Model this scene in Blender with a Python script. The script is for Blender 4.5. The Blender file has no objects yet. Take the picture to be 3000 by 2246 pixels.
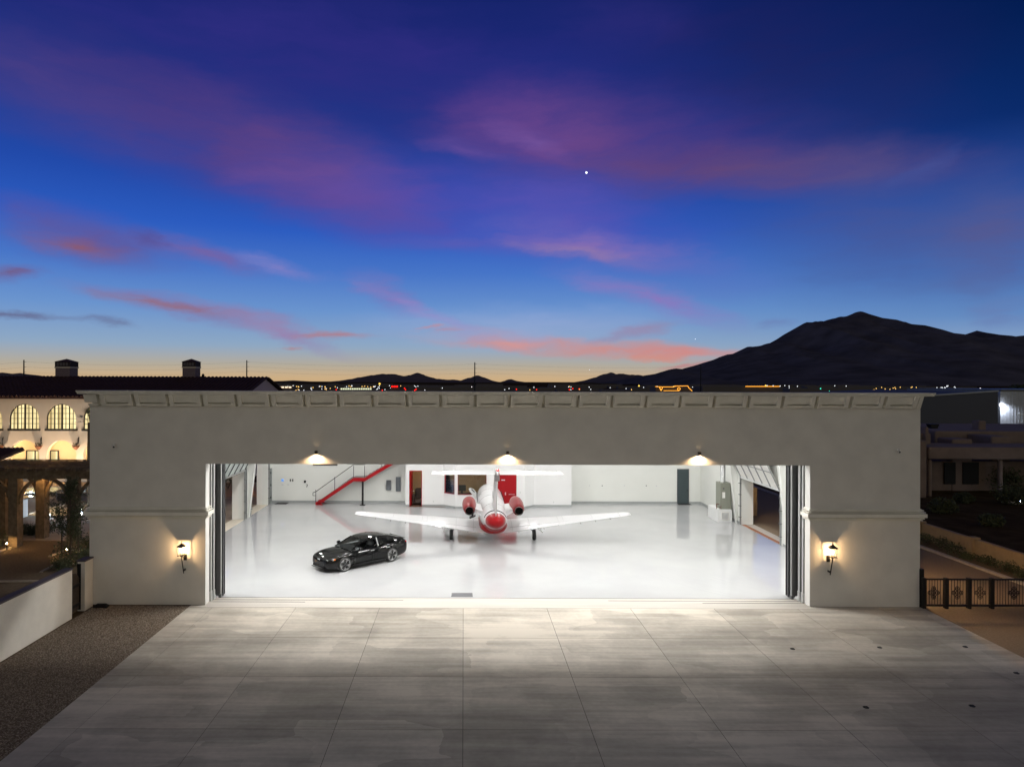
import bpy, bmesh, math, random
from mathutils import Vector, Matrix, noise as mnoise
random.seed(7)
sc = bpy.context.scene
col = sc.collection
R = math.radians
PX, PY, F, H, ROLL = 1359.0, 1117.0, 2000.0, 9.5, 0.0030

# ------------------------------------------------------------------ camera
cam_d = bpy.data.cameras.new('camera'); cam = bpy.data.objects.new('camera', cam_d); col.objects.link(cam)
cam.location = (0, 0, H); cam.rotation_euler = (math.pi/2, -ROLL, 0)
cam_d.sensor_width = 36; cam_d.lens = 24.0
cam_d.shift_x = (1500-PX)/3000.0; cam_d.shift_y = -(1123-PY)/3000.0
cam_d.clip_start = 0.1; cam_d.clip_end = 40000
sc.camera = cam
sc.view_settings.view_transform = 'Standard'; sc.view_settings.look = 'None'
sc.view_settings.gamma = 1.0; sc.view_settings.use_curve_mapping = False
sc.view_settings.exposure = 0.35
sc.cycles.use_denoising = True
sc.cycles.max_bounces = 8; sc.cycles.diffuse_bounces = 5; sc.cycles.glossy_bounces = 4
sc.cycles.transmission_bounces = 6; sc.cycles.transparent_max_bounces = 12
sc.cycles.sample_clamp_indirect = 4.0
sc.cycles.caustics_reflective = False; sc.cycles.caustics_refractive = False

def lin(c):
    return tuple(((v/255.0)/12.92 if v/255.0 <= 0.04045 else ((v/255.0+0.055)/1.055)**2.4) for v in c)
def at(x, y, Y):
    """photo pixel (3000x2246) at depth Y -> world point"""
    xr = x + ROLL*(y-PY); yr = y - ROLL*(x-PX)
    return Vector(((xr-PX)/F*Y, Y, H-(yr-PY)/F*Y))
def gr(x, y, z=0.0):
    """photo pixel lying on the horizontal plane z -> world point"""
    xr = x + ROLL*(y-PY); yr = y - ROLL*(x-PX)
    Y = F*(H-z)/(yr-PY)
    return Vector(((xr-PX)/F*Y, Y, z))

# ------------------------------------------------------------------ dusk sky
INTERIOR = 82.0     # watts of each hangar ceiling lamp
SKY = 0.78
world = bpy.data.worlds.new('World'); sc.world = world; world.use_nodes = True
wn = world.node_tree; N = wn.nodes; L = wn.links; N.clear()
def nd(t, **k):
    n = N.new(t)
    for a, b in k.items(): setattr(n, a, b)
    return n
def mth(op, a, b=None, c=None, clamp=False):
    n = nd('ShaderNodeMath', operation=op); n.use_clamp = clamp
    for i, v in enumerate((a, b, c)):
        if v is None: continue
        if isinstance(v, (int, float)): n.inputs[i].default_value = v
        else: L.new(v, n.inputs[i])
    return n.outputs[0]
tc = nd('ShaderNodeTexCoord'); sep = nd('ShaderNodeSeparateXYZ'); L.new(tc.outputs['Generated'], sep.inputs[0])
az = mth('ARCTAN2', sep.outputs[0], sep.outputs[1]); el = mth('ARCSINE', sep.outputs[2])
def ramp(inp, stops, lo, hi):
    m = nd('ShaderNodeMapRange'); m.inputs[1].default_value = lo; m.inputs[2].default_value = hi; L.new(inp, m.inputs[0])
    r = nd('ShaderNodeValToRGB'); cr = r.color_ramp; cr.interpolation = 'EASE' if False else 'LINEAR'
    while len(cr.elements) < len(stops): cr.elements.new(0.5)
    for e, (p, c) in zip(cr.elements, stops):
        e.position = (p-lo)/(hi-lo); e.color = (*lin(c), 1)
    L.new(m.outputs[0], r.inputs[0]); return r.outputs[0]
left = ramp(el, [(-0.06, (40, 34, 34)), (-0.012, (206, 172, 122)), (0.006, (204, 174, 134)), (0.022, (180, 171, 154)), (0.05, (142, 168, 196)),
                 (0.10, (106, 148, 206)), (0.155, (72, 118, 200)), (0.21, (44, 92, 192)), (0.27, (34, 74, 170)),
                 (0.36, (28, 54, 136)), (0.46, (18, 38, 112)), (0.56, (7, 30, 94)), (1.5, (5, 16, 58))], -0.06, 1.57)
right = ramp(el, [(-0.06, (34, 32, 36)), (-0.012, (160, 150, 150)), (0.03, (150, 170, 196)), (0.08, (96, 138, 194)), (0.13, (66, 112, 182)),
                  (0.18, (54, 90, 162)), (0.24, (34, 66, 138)), (0.30, (8, 40, 100)), (0.40, (2, 28, 78)), (0.56, (0, 18, 56)),
                  (1.5, (4, 12, 46))], -0.06, 1.57)
aab = mth('ABSOLUTE', mth('ADD', az, 0.25))
mr = nd('ShaderNodeMapRange', interpolation_type='SMOOTHSTEP'); mr.inputs[1].default_value = 0.35; mr.inputs[2].default_value = 1.05
L.new(aab, mr.inputs[0])
mixb = nd('ShaderNodeMix', data_type='RGBA'); L.new(mr.outputs[0], mixb.inputs[0]); L.new(left, mixb.inputs[6]); L.new(right, mixb.inputs[7])
back = ramp(el, [(-0.06, (60, 52, 48)), (0.0, (174, 167, 146)), (0.15, (171, 164, 146)), (0.40, (145, 140, 128)), (0.75, (84, 82, 88)), (1.1, (26, 34, 64)), (1.5, (5, 16, 58))], -0.06, 1.57)  # unseen sky behind the camera, brightened and warmed to light the facade
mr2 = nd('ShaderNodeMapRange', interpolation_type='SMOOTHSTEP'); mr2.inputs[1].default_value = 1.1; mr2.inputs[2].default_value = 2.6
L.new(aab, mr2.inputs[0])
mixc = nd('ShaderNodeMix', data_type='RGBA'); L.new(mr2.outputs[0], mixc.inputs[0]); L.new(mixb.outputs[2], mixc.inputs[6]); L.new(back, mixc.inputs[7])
cur = mixc.outputs[2]
# warped angular coordinates for the clouds
cmb = nd('ShaderNodeCombineXYZ'); L.new(az, cmb.inputs[0]); L.new(el, cmb.inputs[1])
w1 = nd('ShaderNodeMapping'); w1.inputs['Scale'].default_value = (5, 14, 1); L.new(cmb.outputs[0], w1.inputs[0])
nz = nd('ShaderNodeTexNoise'); nz.inputs['Scale'].default_value = 1.0; nz.inputs['Detail'].default_value = 9; nz.inputs['Roughness'].default_value = .6; L.new(w1.outputs[0], nz.inputs[0])
vm = nd('ShaderNodeVectorMath', operation='SUBTRACT'); L.new(nz.outputs['Color'], vm.inputs[0]); vm.inputs[1].default_value = (0.5, 0.5, 0.5)
vs = nd('ShaderNodeVectorMath', operation='MULTIPLY'); L.new(vm.outputs[0], vs.inputs[0]); vs.inputs[1].default_value = (0.20, 0.055, 0)
va = nd('ShaderNodeVectorMath', operation='ADD'); L.new(cmb.outputs[0], va.inputs[0]); L.new(vs.outputs[0], va.inputs[1])
wv = va.outputs[0]
# streaky density noise, tilted as the wisps run
w2 = nd('ShaderNodeMapping'); w2.inputs['Scale'].default_value = (7, 34, 1); w2.inputs['Rotation'].default_value = (0, 0, R(14)); L.new(wv, w2.inputs[0])
n2 = nd('ShaderNodeTexNoise'); n2.inputs['Scale'].default_value = 1.0; n2.inputs['Detail'].default_value = 8; n2.inputs['Roughness'].default_value = 0.62
L.new(w2.outputs[0], n2.inputs[0])
m2 = nd('ShaderNodeMapRange'); m2.inputs[1].default_value = 0.33; m2.inputs[2].default_value = 0.66; m2.inputs[3].default_value = 0.30; m2.inputs[4].default_value = 1.15
L.new(n2.outputs[0], m2.inputs[0]); dens = m2.outputs[0]
n3 = nd('ShaderNodeTexNoise'); n3.inputs['Scale'].default_value = .45; n3.inputs['Detail'].default_value = 5; n3.inputs['Roughness'].default_value = 0.5; L.new(w2.outputs[0], n3.inputs[0])
m3 = nd('ShaderNodeMapRange'); m3.inputs[1].default_value = 0.33; m3.inputs[2].default_value = 0.66; m3.inputs[3].default_value = 0.50; m3.inputs[4].default_value = 1.08
L.new(n3.outputs[0], m3.inputs[0])
w4 = nd('ShaderNodeMapping'); w4.inputs['Scale'].default_value = (9, 40, 1); w4.inputs['Rotation'].default_value = (0, 0, R(12)); L.new(wv, w4.inputs[0])
n4 = nd('ShaderNodeTexNoise'); n4.inputs['Scale'].default_value = 1.0; n4.inputs['Detail'].default_value = 8; n4.inputs['Roughness'].default_value = .6; L.new(w4.outputs[0], n4.inputs[0])
m4 = nd('ShaderNodeMapRange'); m4.inputs[1].default_value = .3; m4.inputs[2].default_value = .68; m4.inputs[3].default_value = .66; m4.inputs[4].default_value = 1.12; L.new(n4.outputs[0], m4.inputs[0])
soft = mth('MULTIPLY', m3.outputs[0], m4.outputs[0])
blobs = [  # x, y, rx, ry, degrees down to the right, colour, strength
 (700, 120, 1100, 210, 10, (48, 46, 128), .75), (1500, 250, 900, 160, 14, (52, 46, 130), .6), (1800, 60, 300, 70, 5, (60, 50, 130), .5),
 (2250, 150, 560, 240, 12, (32, 34, 92), .5),
 (200, 300, 560, 110, 16, (84, 66, 132), .75), (620, 400, 520, 110, 20, (86, 62, 126), .75), (950, 500, 430, 120, 20, (104, 70, 132), .85),
 (1080, 560, 260, 70, 10, (112, 78, 138), .6), (1250, 600, 500, 110, 8, (84, 78, 178), .6),
 (1650, 420, 440, 130, 8, (108, 72, 134), .9), (1500, 380, 260, 90, 10, (106, 70, 144), .5), (2200, 490, 560, 66, 5, (112, 76, 112), .9),
 (2060, 400, 420, 110, 5, (76, 58, 128), .6), (2520, 640, 420, 200, 30, (76, 84, 142), .7), (2920, 700, 240, 170, 5, (90, 88, 138), .75),
 (1700, 620, 420, 90, 12, (90, 82, 176), .6), (2680, 485, 150, 26, -20, (66, 84, 154), .6),
 (270, 695, 300, 64, 8, (104, 82, 142), .9), (230, 715, 170, 30, 6, (142, 90, 104), .85), (580, 740, 210, 40, 14, (122, 98, 160), .9), (820, 775, 160, 28, 10, (128, 128, 196), .8),
 (60, 800, 120, 34, -5, (112, 92, 146), .9), (60, 800, 90, 16, -4, (116, 86, 116), .7),
 (560, 910, 300, 34, 8, (136, 112, 160), .95), (500, 903, 210, 18, 6, (152, 106, 114), .85), (830, 970, 260, 26, 17, (150, 134, 176), .9), (1000, 991, 110, 11, 1, (178, 118, 124), 1.0),
 (50, 930, 110, 12, 2, (98, 98, 134), 1.0), (255, 950, 130, 13, 5, (98, 98, 134), 1.0), (870, 1014, 40, 6, 1, (176, 130, 136), .8),
 (1120, 862, 120, 44, 25, (124, 116, 184), .8), (1260, 925, 240, 24, 22, (142, 134, 196), .75),
 (1530, 1008, 330, 19, 2, (198, 142, 140), 1.0), (1760, 1020, 360, 26, 3, (206, 140, 126), 1.0), (1950, 1034, 260, 19, 3, (212, 136, 130), 1.0), (1450, 985, 200, 24, 4, (172, 146, 174), .7),
 (1860, 975, 110, 22, -12, (146, 126, 160), .9), (2030, 1072, 90, 11, -2, (192, 128, 132), 1.0), (1290, 975, 60, 7, -6, (176, 128, 146), .9),
 (1420, 705, 300, 40, 0, (96, 92, 178), .7), (1750, 715, 330, 56, 10, (132, 110, 180), .95), (1620, 650, 260, 90, 10, (90, 86, 178), .5), (1700, 735, 220, 22, 9, (150, 122, 170), .7),
 (1880, 865, 300, 50, 17, (140, 120, 188), .9), (2040, 800, 300, 60, 10, (92, 108, 190), .5), (2270, 940, 60, 15, 0, (106, 116, 170), .8), (2960, 925, 120, 50, 0, (104, 124, 176), .7),
 (1540, 400, 150, 34, 20, (124, 90, 162), .5), (1360, 445, 120, 28, 10, (116, 84, 158), .45), (850, 500, 200, 34, -4, (116, 80, 146), .45), (420, 690, 70, 26, 30, (84, 76, 142), .7), (1510, 1010, 90, 9, 0, (216, 146, 134), .9), (1900, 1046, 110, 9, 4, (214, 140, 124), .9), (1240, 970, 46, 6, -10, (186, 132, 140), .8), (1500, 960, 500, 60, 0, (170, 180, 220), .45), (2450, 300, 420, 110, 15, (36, 42, 100), .4),
]
def ang(x, y):
    dx = (x-PX)/F; dz = -(y-PY)/F
    return math.atan(dx), math.atan2(dz, math.hypot(1, dx))
for (x, y, rx, ry, dg, c, st) in blobs:
    a, e = ang(x, y); k = math.cos(a)
    mp = nd('ShaderNodeMapping', vector_type='TEXTURE'); L.new(wv, mp.inputs[0])
    mp.inputs['Location'].default_value = (a, e, 0); mp.inputs['Rotation'].default_value = (0, 0, R(-dg))
    mp.inputs['Scale'].default_value = (rx*1.3/F*k*k, (ry*1.6 if ry >= 60 else ry*1.35)/F*k, 1)
    ln = nd('ShaderNodeVectorMath', operation='LENGTH'); L.new(mp.outputs[0], ln.inputs[0])
    g = nd('ShaderNodeMapRange', interpolation_type='SMOOTHSTEP'); g.inputs[1].default_value = 1.0; g.inputs[2].default_value = 0.0
    g.inputs[3].default_value = 0; g.inputs[4].default_value = st; L.new(ln.outputs['Value'], g.inputs[0])
    f = mth('MULTIPLY', g.outputs[0], soft if ry >= 60 else dens, clamp=True)
    mx = nd('ShaderNodeMix', data_type='RGBA'); L.new(f, mx.inputs[0]); L.new(cur, mx.inputs[6]); mx.inputs[7].default_value = (*lin(c), 1)
    cur = mx.outputs[2]
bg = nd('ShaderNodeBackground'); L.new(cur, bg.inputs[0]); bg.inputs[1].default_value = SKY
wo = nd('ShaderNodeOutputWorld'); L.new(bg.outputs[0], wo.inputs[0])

# ------------------------------------------------------------------ materials
MATS = {}
def mat(name, c, rough=0.6, metal=0.0, coat=0.0, var=0.0, vscale=2.0, bump=0.0, bscale=40.0, emit=None, estr=0.0, spec=0.5, stretch=None, croughness=0.03, c2=None):
    if name in MATS: return MATS[name]
    m = bpy.data.materials.new(name); m.use_nodes = True; MATS[name] = m
    t = m.node_tree; b = t.nodes['Principled BSDF']
    b.inputs['Base Color'].default_value = (*c, 1); b.inputs['Roughness'].default_value = rough; b.inputs['Metallic'].default_value = metal
    b.inputs['Coat Weight'].default_value = coat; b.inputs['Coat Roughness'].default_value = croughness; b.inputs['Specular IOR Level'].default_value = spec
    if emit: b.inputs['Emission Color'].default_value = (*emit, 1); b.inputs['Emission Strength'].default_value = estr
    geo = t.nodes.new('ShaderNodeNewGeometry')
    src = geo.outputs['Position']
    if stretch:
        mp = t.nodes.new('ShaderNodeMapping'); mp.inputs['Scale'].default_value = stretch; t.links.new(src, mp.inputs[0]); src = mp.outputs[0]
    if var > 0 or c2:
        n = t.nodes.new('ShaderNodeTexNoise'); n.inputs['Scale'].default_value = vscale; n.inputs['Detail'].default_value = 6; t.links.new(src, n.inputs[0])
        r = t.nodes.new('ShaderNodeValToRGB'); r.color_ramp.elements[0].position = 0.3; r.color_ramp.elements[1].position = 0.7
        hi = c2 if c2 else tuple(min(1, v*(1+var)) for v in c); lo = c if c2 else tuple(v*(1-var) for v in c)
        r.color_ramp.elements[0].color = (*lo, 1); r.color_ramp.elements[1].color = (*hi, 1)
        t.links.new(n.outputs[0], r.inputs[0]); t.links.new(r.outputs[0], b.inputs['Base Color'])
    if bump > 0:
        n = t.nodes.new('ShaderNodeTexNoise'); n.inputs['Scale'].default_value = bscale; n.inputs['Detail'].default_value = 4; t.links.new(src, n.inputs[0])
        u = t.nodes.new('ShaderNodeBump'); u.inputs['Strength'].default_value = bump; u.inputs['Distance'].default_value = 0.02
        t.links.new(n.outputs[0], u.inputs['Height']); t.links.new(u.outputs[0], b.inputs['Normal'])
    return m
def emis(name, c, s):
    if name in MATS: return MATS[name]
    m = bpy.data.materials.new(name); m.use_nodes = True; MATS[name] = m
    t = m.node_tree; t.nodes.clear(); e = t.nodes.new('ShaderNodeEmission'); e.inputs[0].default_value = (*lin(c), 1); e.inputs[1].default_value = s
    o = t.nodes.new('ShaderNodeOutputMaterial'); t.links.new(e.outputs[0], o.inputs[0]); return m
def glass(name, tint, gl=0.12, rough=0.02):
    m = bpy.data.materials.new(name); m.use_nodes = True; MATS[name] = m
    t = m.node_tree; t.nodes.clear(); tr = t.nodes.new('ShaderNodeBsdfTransparent'); tr.inputs[0].default_value = (*tint, 1)
    g = t.nodes.new('ShaderNodeBsdfGlossy'); g.inputs['Roughness'].default_value = rough; g.inputs[0].default_value = (.95, .95, .95, 1)
    fr = t.nodes.new('ShaderNodeFresnel'); fr.inputs[0].default_value = 1.5
    mx = t.nodes.new('ShaderNodeMixShader'); t.links.new(fr.outputs[0], mx.inputs[0]); t.links.new(tr.outputs[0], mx.inputs[1]); t.links.new(g.outputs[0], mx.inputs[2])
    o = t.nodes.new('ShaderNodeOutputMaterial'); t.links.new(mx.outputs[0], o.inputs[0]); return m

STUCCO = mat('stucco_facade', (.80, .78, .735), .9, var=.05, vscale=1.2, bump=.35, bscale=60)
STUCCO_L = mat('stucco_trim', (.86, .84, .77), .9, var=.05, vscale=2, bump=.3, bscale=60)
WHITE_IN = mat('interior_white_paint', (.74, .75, .72), .7, var=.02, vscale=.7)
OFFICE_W = mat('office_white_paint', (.77, .77, .775), .7, var=.015, vscale=.7)
BASEB = mat('grey_baseboard', (.33, .35, .35), .5)
BLACKM = mat('black_metal', (.015, .015, .016), .55, spec=.2)
DKGREY = mat('dark_grey_frame', (.10, .105, .11), .4, metal=.2)
MIDGREY = mat('mid_grey_metal', (.30, .31, .31), .4, metal=.3)
LTMETAL = mat('light_metal', (.62, .63, .63), .35, metal=.3)
RED = mat('red_paint', (.30, .002, .006), .45, spec=.25, var=.03)
WOOD = mat('dark_stained_wood', (.055, .038, .026), .7, var=.35, vscale=6, bump=.3, bscale=30)
ALU = mat('aluminium', (.75, .75, .76), .3, metal=.9)
RUBBER = mat('rubber', (.018, .018, .018), .7)
LEAF = mat('leaf_dark', (.045, .06, .025), .7, c2=(.075, .085, .035), vscale=3)
LEAF2 = mat('leaf_grey_green', (.07, .085, .045), .7, c2=(.11, .12, .06), vscale=3)
BARK = mat('bark', (.09, .065, .045), .9, var=.3, bump=.5, bscale=25)
JETW = mat('aircraft_white_paint', (.64, .64, .66), .3, coat=.5)
JETR = mat('aircraft_red_paint', (.19, .0015, .004), .35, coat=.2, spec=.1)
CARB = mat('car_black_paint', (.003, .003, .0035), .4, coat=.75, croughness=.01, spec=0.0)
GLASSC = glass('car_glass', (.34, .36, .38)); GLASSD = glass('tinted_car_glass', (.03, .035, .04)); WINGL = glass('office_glass', (.92, .93, .90))

# ------------------------------------------------------------------ helpers
class MB:
    def __init__(s): s.v = []; s.f = []; s.m = []
    def add(s, vs, fs, mi=0):
        o = len(s.v); s.v += [Vector(v) for v in vs]; s.f += [tuple(i+o for i in f) for f in fs]; s.m += [mi]*len(fs); return s
    def box(s, x0, x1, y0, y1, z0, z1, mi=0):
        vs = [(x, y, z) for z in (z0, z1) for y in (y0, y1) for x in (x0, x1)]
        return s.add(vs, [(0, 2, 3, 1), (4, 5, 7, 6), (0, 1, 5, 4), (2, 6, 7, 3), (0, 4, 6, 2), (1, 3, 7, 5)], mi)
    def hexa(s, p, mi=0):   # p: 4 bottom corners ccw then 4 top corners
        return s.add(p, [(0, 3, 2, 1), (4, 5, 6, 7), (0, 1, 5, 4), (1, 2, 6, 5), (2, 3, 7, 6), (3, 0, 4, 7)], mi)
    def quad(s, a, b, c, d, mi=0): return s.add([a, b, c, d], [(0, 1, 2, 3)], mi)
    def beam(s, a, b, w, h=None, mi=0, up=(0, 0, 1)):
        a = Vector(a); b = Vector(b); h = h or w; d = (b-a).normalized(); u = Vector(up)
        if abs(d.dot(u)) > .98: u = Vector((0, 1, 0))
        r = d.cross(u).normalized()*w/2; u = r.cross(d).normalized()*h/2
        return s.hexa([a-r-u, a+r-u, b+r-u, b-r-u, a-r+u, a+r+u, b+r+u, b-r+u], mi)
    def cyl(s, a, b, r0, r1=None, n=10, mi=0, caps=True):
        a = Vector(a); b = Vector(b); r1 = r0 if r1 is None else r1; d = (b-a).normalized()
        u = d.orthogonal().normalized(); w = d.cross(u)
        vs = [a+(u*math.cos(2*math.pi*i/n)+w*math.sin(2*math.pi*i/n))*r0 for i in range(n)] + [b+(u*math.cos(2*math.pi*i/n)+w*math.sin(2*math.pi*i/n))*r1 for i in range(n)]
        fs = [(i, (i+1) % n, n+(i+1) % n, n+i) for i in range(n)]
        if caps: fs += [tuple(reversed(range(n))), tuple(range(n, 2*n))]
        return s.add(vs, fs, mi)
    def tube(s, pts, r, n=6, mi=0):
        for a, b in zip(pts[:-1], pts[1:]): s.cyl(a, b, r, n=n, mi=mi)
        return s
    def lathe(s, prof, c=(0, 0, 0), axis='Z', n=16, mi=0, cap=True):
        c = Vector(c); vs = []
        for r, h in prof:
            for i in range(n):
                a = 2*math.pi*i/n; x, y = r*math.cos(a), r*math.sin(a)
                vs.append(c+(Vector((x, y, h)) if axis == 'Z' else Vector((x, h, y)) if axis == 'Y' else Vector((h, x, y))))
        fs = []
        for k in range(len(prof)-1):
            for i in range(n):
                j = (i+1) % n; q = (k*n+i, k*n+j, (k+1)*n+j, (k+1)*n+i); fs.append(q if axis != 'Y' else q[::-1])
        if cap: fs.append(tuple(range(n))[::-1]); fs.append(tuple(range((len(prof)-1)*n, len(prof)*n)))
        return s.add(vs, fs, mi)
    def xf(s, M):
        s.v = [M @ v for v in s.v]; return s
    def merge(s, o, mi=None):
        k = len(s.v); s.v += o.v; s.f += [tuple(i+k for i in f) for f in o.f]; s.m += (o.m if mi is None else [mi]*len(o.f)); return s
    def build(s, name, mats, parent=None, smooth=False, world=True, bevel=0.0, **props):
        me = bpy.data.meshes.new(name)
        off = parent['_loc'] if (parent is not None and world) else (0, 0, 0)
        off = Vector(off)
        me.from_pydata([v-off for v in s.v], [], s.f)
        mats = mats if isinstance(mats, (list, tuple)) else [mats]
        for m in mats: me.materials.append(m)
        if len(mats) > 1: me.polygons.foreach_set('material_index', s.m)
        if smooth: me.polygons.foreach_set('use_smooth', [True]*len(me.polygons))
        me.update()
        if smooth:
            try: me.set_sharp_from_angle(angle=R(50))
            except Exception: pass
        o = bpy.data.objects.new(name, me); col.objects.link(o)
        if parent is not None:
            o.parent = parent
        o['_loc'] = list(off) if parent is not None else [0, 0, 0]
        if bevel > 0:
            b = o.modifiers.new('bevel', 'BEVEL'); b.width = bevel; b.segments = 2; b.limit_method = 'ANGLE'
        tag(o, **props)
        return o
def tag(o, label=None, cat=None, group=None, kind=None):
    if label: o['label'] = label
    if cat: o['category'] = cat
    if group: o['group'] = group
    if kind: o['kind'] = kind
    return o
def thing(name, loc, label, cat, group=None, rotz=0.0):
    o = bpy.data.objects.new(name, None); col.objects.link(o); o.empty_display_size = .2
    o.location = loc; o.rotation_euler = (0, 0, rotz); o['_loc'] = list(loc)
    return tag(o, label, cat, group)
def copy_tree(o, parent=None):
    c = o.copy(); col.objects.link(c)
    if parent is not None: c.parent = parent
    for ch in list(o.children): copy_tree(ch, c)
    return c
def place(o, loc, label, rotz=None):
    o.location = loc; o['label'] = label
    if rotz is not None: o.rotation_euler = (0, 0, rotz)
    return o
def struct(mb, name, mats, **k): return mb.build(name, mats, None, kind='structure', **k)
def plate(outer, holes, thick):
    """2D outline with holes -> MB in XY, thickness along Z from 0 to thick"""
    cu = bpy.data.curves.new('tmp', 'CURVE'); cu.dimensions = '2D'; cu.fill_mode = 'BOTH'; cu.extrude = thick/2
    for lp in [outer]+holes:
        s = cu.splines.new('POLY'); s.points.add(len(lp)-1); s.use_cyclic_u = True
        for p, q in zip(s.points, lp): p.co = (q[0], q[1], 0, 1)
    o = bpy.data.objects.new('tmp', cu); col.objects.link(o)
    dg = bpy.context.evaluated_depsgraph_get(); me = bpy.data.meshes.new_from_object(o.evaluated_get(dg))
    mb = MB(); mb.add([(v.co.x, v.co.y, v.co.z+thick/2) for v in me.vertices], [tuple(p.vertices) for p in me.polygons])
    bpy.data.objects.remove(o); bpy.data.curves.remove(cu); bpy.data.meshes.remove(me)
    return mb
def XZ(y):   # plate plane -> world XZ at depth y, thickness going away (+Y)
    return Matrix(((1, 0, 0, 0), (0, 0, 1, y), (0, 1, 0, 0), (0, 0, 0, 1)))
def YZ(x):   # plate (u=Y, v=Z), thickness towards +X
    return Matrix(((0, 0, 1, x), (1, 0, 0, 0), (0, 1, 0, 0), (0, 0, 0, 1)))
def rect(a, b, c, d): return [(a, c), (b, c), (b, d), (a, d)]
def arch(cx, hw, zb, zs, n=18):
    return [(cx-hw, zb), (cx+hw, zb)] + [(cx+hw*math.cos(math.pi*i/n), zs+hw*math.sin(math.pi*i/n)) for i in range(n+1)]
def light(kind, loc, energy, color, parent=None, rot=(0, 0, 0), size=.2, **k):
    l = bpy.data.lights.new('light', kind); l.energy = energy; l.color = color
    if kind == 'AREA': l.shape = 'DISK'; l.size = size
    else: l.shadow_soft_size = size
    for a, b in k.items(): setattr(l, a, b)
    o = bpy.data.objects.new('lamp_light', l); col.objects.link(o); o.rotation_euler = rot
    o.location = Vector(loc)-Vector(parent['_loc']) if parent is not None else loc
    if parent is not None: o.parent = parent
    return o
def leaves(mb, c, rad, n, size, mi=0, squash=(1, 1, 1), rng=random, shell=0.0):
    c = Vector(c)
    for _ in range(n):
        while True:
            p = Vector((rng.uniform(-1, 1), rng.uniform(-1, 1), rng.uniform(-1, 1)))
            if shell < p.length < 1: break
        p = Vector((p.x*squash[0], p.y*squash[1], p.z*squash[2]))*rad + c
        d = Vector((rng.gauss(0, 1), rng.gauss(0, 1), rng.gauss(0, .8))).normalized(); e = d.orthogonal().normalized()
        e = Matrix.Rotation(rng.uniform(0, 6.28), 3, d) @ e; s = size*rng.uniform(.6, 1.3)
        mb.add([p-d*s, p+e*s*.4, p+d*s, p-e*s*.4], [(0, 1, 2, 3)], mi)
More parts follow.
